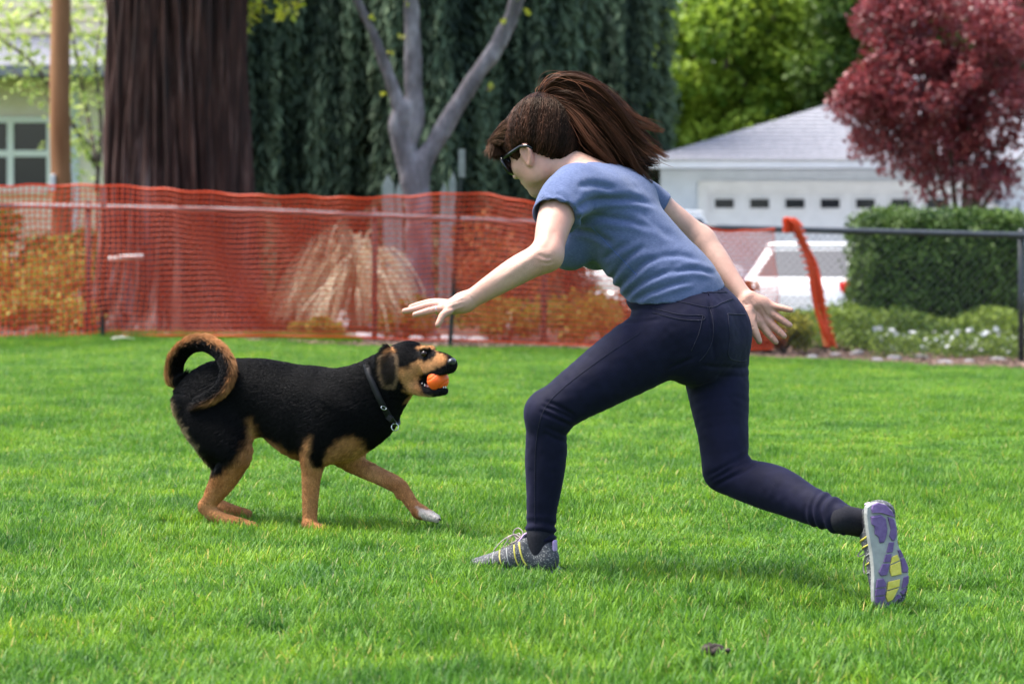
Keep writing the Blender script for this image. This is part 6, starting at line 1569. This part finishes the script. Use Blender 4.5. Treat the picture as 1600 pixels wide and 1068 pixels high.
for li, L_ in enumerate(locks):
    m = int(np_ * share_[li]); G_ = catmull([[x, y, d] for x, y, d in L_], 5)
    ng_ = len(G_); t = np.linspace(0, 1, ng_)
    clump = rng.integers(0, NCL, m); co = rng.standard_normal((NCL, 3)) * np.array([9, 9, .024]); ph = rng.uniform(0, 6.28, NCL); fr_ = rng.uniform(4, 9, NCL); am = rng.uniform(1.5, 7.5, NCL); cl_len = rng.uniform(.70, 1.06, NCL)
    drift = rng.standard_normal((NCL, 2)) * np.array([9, 8]); drift[:, 0] = np.abs(drift[:, 0]) - 3
    off = co[clump] + rng.standard_normal((m, 3)) * np.array([2.6, 2.6, .006])
    fly = rng.random(m) < .05; off[fly] = (rng.standard_normal((m, 3)) * np.array([17, 15, .03]))[fly]
    spread = (.18 + .82 * sstep(0, .8, t)); neck = .35 + .65 * sstep(0, .3, t)
    Lm = cl_len[clump] * rng.uniform(.88, 1.04, m)
    PX = np.empty((m, ng_)); PY = np.empty((m, ng_)); PD = np.empty((m, ng_))
    for j in range(ng_):
        tj = np.clip(t[j] * Lm, 0, 1.0) * (ng_ - 1); i0 = np.clip(tj.astype(int), 0, ng_-2); fr = (tj - i0)[:, None]
        g = G_[i0] * (1-fr) + G_[i0+1] * fr
        wv = np.sin(t[j] * fr_[clump] + ph[clump]) * am[clump] * t[j] * neck[j]; e2_ = sstep(.55, 1, t[j])
        PX[:, j] = g[:, 0] + off[:, 0] * spread[j] + wv * .6 + drift[clump, 0] * e2_; PY[:, j] = g[:, 1] + off[:, 1] * spread[j] - wv * .8 + drift[clump, 1] * e2_; PD[:, j] = g[:, 2] + off[:, 2] * spread[j]
    Yd = 7.655 + PD
    S = np.stack([(PX - 800) / FPX * Yd, Yd, CAMH - (PY - HORIZON) / FPX * Yd], 2)
    tone = rng.uniform(.6, 1.45, (m, 1)) * (.15 + 2.2 * rng.random(NCL)**1.7)[clump][:, None]
    allS.append(S); allC.append(np.array([.034, .0130, .0068]) * tone * (1.7 if li < 3 else 1.0) * np.where(fly, 2.2, 1.0)[:, None]); allR.append(np.where(fly, .75, 1.0))  # upper locks paler: highlight along the top painted into the strands
S = np.concatenate(allS); Cc = np.concatenate(allC); Rr = np.concatenate(allR)[:, None] * np.concatenate([np.full(20, .0008), np.linspace(.0008, .00025, S.shape[1]-20)])[None]
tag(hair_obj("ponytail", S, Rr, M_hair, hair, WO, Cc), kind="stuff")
# loose fringe blowing forward over the brow
nfz = 3800
rf, rl = rng.uniform(-.02, .075, nfz), rng.uniform(-.03, .080, nfz)
ru_ = .047 + .097 * np.sqrt(np.maximum(.02, 1 - ((rf + .012)/.107)**2 - (rl/.085)**2)) + .003
Hc = lambda f, l, u: HC + HS * (f[:, None]*HF + l[:, None]*HL + u[:, None]*HU)
root = Hc(rf, rl, ru_)
puff = rng.random(nfz)**1.5
f1, l1 = .086 + .026 * puff, np.clip(rl * .8 + rng.normal(.012, .012, nfz), -.03, .078)
u1 = .100 - .35 * np.maximum(l1 - .03, 0) + rng.normal(0, .006, nfz)
f2, l2, u2 = .094 + .030 * puff, l1 + rng.normal(.006, .010, nfz), rng.uniform(.040, .072, nfz)
K = np.stack([root, .5*(root + Hc(f1, l1, u1)) + HU * .010 + HL * (.004 * np.sign(rl))[:, None], Hc(f1, l1, u1), Hc(f1 + .004, (l1+l2)/2, (u1+u2)/2), Hc(f2, l2, u2)], 1)
S = np.stack([catmull(k_, 3) for k_ in K])
tag(hair_obj("fringe", S, np.linspace(.0007, .0003, S.shape[1]), M_hair, hair, WO, np.array([.070, .033, .018]) * (.20 + 1.5 * np.clip(.5 + .8 * vnoise(np.stack([l1*160, f1*90, 0*l1], 1), 3), 0, 1.3))[:, None] * rng.uniform(.7, 1.3, (nfz, 1))), kind="stuff")
M_tie = mat_noise("black_elastic", (.006, .006, .007), (.014, .014, .016), 200, rough=.7)
torus("hair_tie", TIE, .0225, .0070, nrm(Wp(856, 138, 7.655) - Wp(842, 176, 7.655)), M_tie, woman, WO)
# -------- sunglasses
M_frame, nt, b = new_mat("black_acetate"); b.inputs["Base Color"].default_value = (.006, .006, .007, 1); b.inputs["Roughness"].default_value = .12
M_lens, nt, b = new_mat("smoked_lens"); b.inputs["Base Color"].default_value = (.012, .010, .009, 1); b.inputs["Roughness"].default_value = .05; b.inputs["Coat Weight"].default_value = .5
m = MB()
for s in (-1, 1):
    ring = []
    for i in range(25):
        an = 2*math.pi*i/24; cx_, cz_ = math.cos(an), math.sin(an)
        cx_ = math.copysign(abs(cx_)**.7, cx_); cz_ = math.copysign(abs(cz_)**.75, cz_)
        ring.append(H(.105 - .10*(.030*cx_*1 + .0)*1 - .30*max(0, (.034 + .030*cx_))**1*.55, s*(.037 + .033*cx_), .014 + .027*cz_))
    m.tube(ring, .0056, n=6, cap=False)
m.tube([H(.100, -.008, .024), H(.105, 0, .027), H(.100, .008, .024)], .003, n=6)
glasses = m.build("sunglasses", M_frame, woman, True, off=WO)
for s in (-1, 1):
    V, F = [H(.095, s*.036, .016) - WO], []
    for i in range(24):
        an = 2*math.pi*i/24; cx_, cz_ = math.cos(an), math.sin(an)
        cx_ = math.copysign(abs(cx_)**.7, cx_); cz_ = math.copysign(abs(cz_)**.75, cz_)
        V.append(H(.103 - .10*.030*cx_ - .165*max(0, (.034 + .030*cx_)), s*(.037 + .031*cx_), .014 + .025*cz_) - WO)
    F = [(0, 1+i, 1+(i+1) % 24) for i in range(24)]
    obj_pd("lens", V, F, M_lens, glasses, True)
    t = MB(); t.tube([H(.090, s*.068, .026), H(.062, s*.080, .024), H(.026, s*.089, .020), H(.000, s*.093, .018), H(-.020, s*.092, .008), H(-.030, s*.086, -.006)], [.0075, .0068, .0055, .0045, .0042, .0035], n=8, flat=.6)
    t.build("temple", M_frame, glasses, True, off=WO)
# -------- ring on the ring finger
torus("ring", Wp(681, 483.6, LY - .019), .0102, .0013, (1, .1, .08), M_chrome, woman, WO)

# -------- shoes
SOLE = [(430,120),(470,95),(530,90),(590,110),(640,170),(665,260),(670,360),(665,470),(690,540),(725,620),(742,700),(738,780),(715,860),(660,940),(590,995),(520,1022),(460,1015),(432,960),(432,850),(440,760),(445,650),(440,520),(428,400),(420,280),(420,180)]
PADS_P = [[(465,150),(480,115),(530,98),(590,122),(640,190),(652,238),(600,215),(540,190),(470,185)],
          [(455,215),(540,205),(575,240),(585,330),(570,400),(545,450),(510,450),(505,400),(475,370),(480,300),(455,280)],
          [(595,228),(640,250),(663,330),(655,400),(635,440),(615,440),(595,400),(612,340)],
          [(590,450),(632,452),(612,540),(560,540)], [(555,552),(606,552),(586,622),(530,618)], [(524,630),(582,634),(566,690),(552,732),(500,735),(485,700)],
          [(655,522),(680,522),(702,580),(672,592)], [(674,602),(706,592),(735,680),(725,725),(685,722)],
          [(465,762),(520,757),(540,800),(536,832),(452,836)], [(450,846),(535,842),(530,900),(446,904)], [(447,914),(528,910),(520,1000),(470,1008),(448,960)],
          [(530,978),(590,952),(640,905),(668,925),(600,980),(530,1012)], [(650,890),(695,862),(712,862),(678,914)], [(690,762),(733,752),(728,815),(700,848),(668,862)]]
PADS_Y = [[(600,582),(650,560),(668,610),(588,640)], [(586,650),(670,620),(675,735),(590,745),(578,700)], [(560,790),(660,775),(650,840),(546,862)], [(544,872),(646,850),(590,950),(550,965),(535,920)]]
SC_ = .262 / 932
def sole_xy(p, side): return ((p[1] - 556) * SC_, -side * (p[0] - 572) * SC_ * .98)
M_foam = mat_noise("shoe_midsole_foam", (.27, .27, .26), (.36, .36, .34), 40, rough=.7)
M_purple = mat_noise("purple_outsole_rubber", (.105, .060, .170), (.160, .100, .235), 60, rough=.6, bump=.2, bscale=300, dist=.001)
M_yellow = mat_noise("yellow_outsole_rubber", (.55, .46, .060), (.68, .58, .12), 60, rough=.6)
M_lilac = mat_noise("lilac_lining", (.42, .27, .48), (.55, .38, .60), 120, rough=.85)
M_lace = mat_noise("shoe_lace", (.25, .20, .19), (.40, .33, .31), 300, rough=.85)
M_sock = mat_noise("black_sock", (.006, .006, .010), (.012, .012, .018), 200, rough=.95)
M_mesh, nt, b = new_mat("grey_shoe_mesh")
tc = N(nt, "ShaderNodeTexCoord"); vo = N(nt, "ShaderNodeTexVoronoi", Scale=190.0); nt.links.new(tc.outputs["Object"], vo.inputs["Vector"])
cr = ramp(nt, [(.0, (.30, .29, .26)), (.22, (.22, .215, .20)), (.38, (.050, .052, .058)), (1., (.030, .032, .038))]); nt.links.new(vo.outputs["Distance"], cr.inputs[0]); nt.links.new(cr.outputs[0], b.inputs["Base Color"])
b.inputs["Roughness"].default_value = .8
def make_shoe(side, origin, X, Z, label):
    """side +1: right foot, -1: left foot"""
    X = nrm(X); Z = nrm(np.asarray(Z) - X * (np.asarray(Z) @ X)); Y = np.cross(Z, X)
    root = bpy.data.objects.new("shoe", None); link(root, woman)
    root.matrix_local = Matrix.Translation(Vector(np.asarray(origin) - WO)) @ Matrix((X, Y, Z)).transposed().to_4x4()
    root["label"] = label
    if side > 0: root.scale = (1.07, 1.24, 1.07)
    v = Vol([-.15, -.06, -.002], [.15, .06, .135], .0026)
    cy = -side * .004
    v.chain([((-.098, cy, .040), .033, .036), ((-.060, cy, .046), .034, .042), ((-.015, cy, .043), .036, .040), ((.035, cy*1.5, .034), .042, .031), ((.078, cy*2, .026), .043, .024), ((.108, cy*2.5, .022), .032, .018)], k=.01, hint=(0, 1, 0), n=5)
    v.chain([((-.105, cy, .050), .024, .020), ((-.100, cy, .078), .026, .020)], k=.02, hint=(0, 1, 0))
    v.chain([((-.030, cy, .070), .026, .020), ((-.042, cy, .090), .027, .018)], k=.03, hint=(0, 1, 0))
    v.chain([((-.078, cy, .150), .030, .034), ((-.074, cy, .085), .028, .032), ((-.070, cy, .070), .024, .028)], k=.008, hint=(0, 1, 0), op="cut")
    v.plane((0, 0, .016), (0, 0, -1))
    sv, sq = v.mesh(2); up = mesh_np("upper", sv, sq, M_mesh, root)
    ut = BVHTree.FromPolygons([Vector(p) for p in sv], sq.tolist())
    def on_up(x, y, z, out=.0008, d=None):
        c = Vector((x, cy, .03)); q = Vector((x, y, z)); dd = (c - q).normalized(); h = ut.ray_cast(q, dd)
        return None if h[0] is None else np.array(h[0] + h[1] * out)
    # midsole and outsole
    o = [sole_xy(p, side) for p in SOLE]; n = len(o)
    spring = lambda x: .007 * max(0, (x - .05) / .08)**2 + .006 * max(0, (-x - .085) / .05)**2
    V, F = [], []
    for z, g in ((.0, .955), (.004, .985), (.013, .99), (.020, .95)):
        for x, y in o: V.append((x * g, y * g, z + spring(x)))
    for r in range(3):
        for i in range(n): F.append((r*n+i, r*n+(i+1) % n, (r+1)*n+(i+1) % n, (r+1)*n+i))
    cb, ct = len(V), len(V) + 1; V += [(0, 0, 0), (0, 0, .020)]
    for i in range(n): F.append((cb, (i+1) % n, i)); F.append((ct, 3*n+i, 3*n+(i+1) % n))
    if side > 0: F = [f[::-1] for f in F]
    sole = obj_pd("sole", V, F, M_foam, root, False)
    for plist, mt in ((PADS_P, M_purple), (PADS_Y, M_yellow)):
        for pd in plist:
            q = [sole_xy(p, side) for p in pd]; cx_, cy_ = np.mean(q, 0); m_ = len(q); V = []
            for z, g in ((.002, 1.0), (-.0022, .98), (-.0034, .90)):
                for x, y in q: V.append((cx_ + (x-cx_)*g, cy_ + (y-cy_)*g, z + spring(x)))
            F = [tuple(range(2*m_, 3*m_))]
            for r in range(2):
                for i in range(m_): F.append((r*m_+i, r*m_+(i+1) % m_, (r+1)*m_+(i+1) % m_, (r+1)*m_+i))
            obj_pd("tread", V, F, mt, sole)
    # tongue, heel tab
    t = Vol([-.08, -.05, .05], [.06, .05, .135], .0026)
    t.chain([((.010, cy, .068), .020, .004), ((-.020, cy, .088), .023, .0045), ((-.040, cy, .112), .025, .0045)], k=.004, hint=(0, 1, 0))
    tv_, tq_ = t.mesh(1); mesh_np("tongue", tv_, tq_, M_lilac, root)
    t = Vol([-.15, -.05, .04], [-.06, .05, .12], .0026)
    t.chain([((-.122, cy, .070), .016, .005), ((-.122, cy, .094), .015, .005)], k=.004, hint=(0, 1, 0))
    tv_, tq_ = t.mesh(1); mesh_np("heel_tab", tv_, tq_, M_lilac, root)
    # overlays: yellow and pale strips on the sides
    for x0, x1, mt, r_ in ((-.028, -.052, M_yellow, .0026), (-.012, -.028, M_yellow, .0022), (.012, -.004, M_foam, .0016), (.034, .018, M_yellow, .0018), (.052, .042, M_foam, .0015)):
        for sd in (-1, 1):
            pts = []
            for k in range(7):
                t_ = k / 6; p = on_up(x0 + (x1-x0)*t_, cy + sd*(.030 + .05*t_), .095 - .070*t_)
                if p is not None: pts.append(p)
            if len(pts) > 2: m_ = MB(); m_.tube(pts, r_, n=6); m_.build("overlay", mt, up, True)
    # laces, zig-zag over the tongue and a bow
    lac = MB()
    for k in range(5):
        x = .030 - .014*k
        for sd in (-1, 1):
            pts = [on_up(x + .007*t_*sd*1, cy + sd*.022*(1-2*t_)*1.0, .13, .0022) for t_ in np.linspace(0, 1, 6)]
            pts = [p for p in pts if p is not None]
            if len(pts) > 2: lac.tube(pts, .0019, n=6)
    kx = np.array([-.022, cy, .098])
    for sd in (-1, 1):
        lac.tube(catmull([kx, kx + [.012, sd*.020, .012], kx + [.026, sd*.034, .004], kx + [.022, sd*.026, -.012], kx], 4), .0016, n=6)
        lac.tube(catmull([kx, kx + [.022, sd*.012, .010], kx + [.050, sd*.028, -.010], kx + [.068, sd*.036, -.034]], 4), .0016, n=6)
    lac.tube(catmull([kx, kx + [-.004, -.004, .018], kx + [.012, -.008, .028], kx + [.026, -.010, .016], kx + [.016, -.006, .0], kx], 5), .0017, n=6)
    lac.build("lace", M_lace, root, True)
    return root, lambda x, y, z: np.asarray(origin) + X*x + Y*y + Z*z
lsh, lw = make_shoe(-1, at(803, 893, 7.43) * [1, 1, 0] + [0, 0, -.002], (-.93, .36, 0), (0, 0, 1), "grey running shoe with lilac lining planted in the grass")
rsh, rw = make_shoe(1, Wp(1387, 866, 7.055), (.065, -.06, -1), (-.28, .95, -.04), "lifted running shoe showing its purple and yellow tread")
for ank, foot in (((845, 838, 7.41), lw), ((1318, 811, 7.145), rw)):
    a0 = Wp(*ank); a1 = foot(-.076, 0, .105); a2 = foot(-.074, 0, .055); a3 = foot(-.06, 0, .035)
    k = Vol(np.minimum(np.minimum(a0, a2), a3) - .07, np.maximum(np.maximum(a0, a2), a3) + .07, .0035)
    k.chain([(a0, .038), (.55*a0 + .45*a1, .038), (a1, .037), (a2, .036), (a3, .030)], k=.01)
    kv, kq = k.mesh(1); mesh_np("sock", kv, kq, M_sock, woman, off=WO)
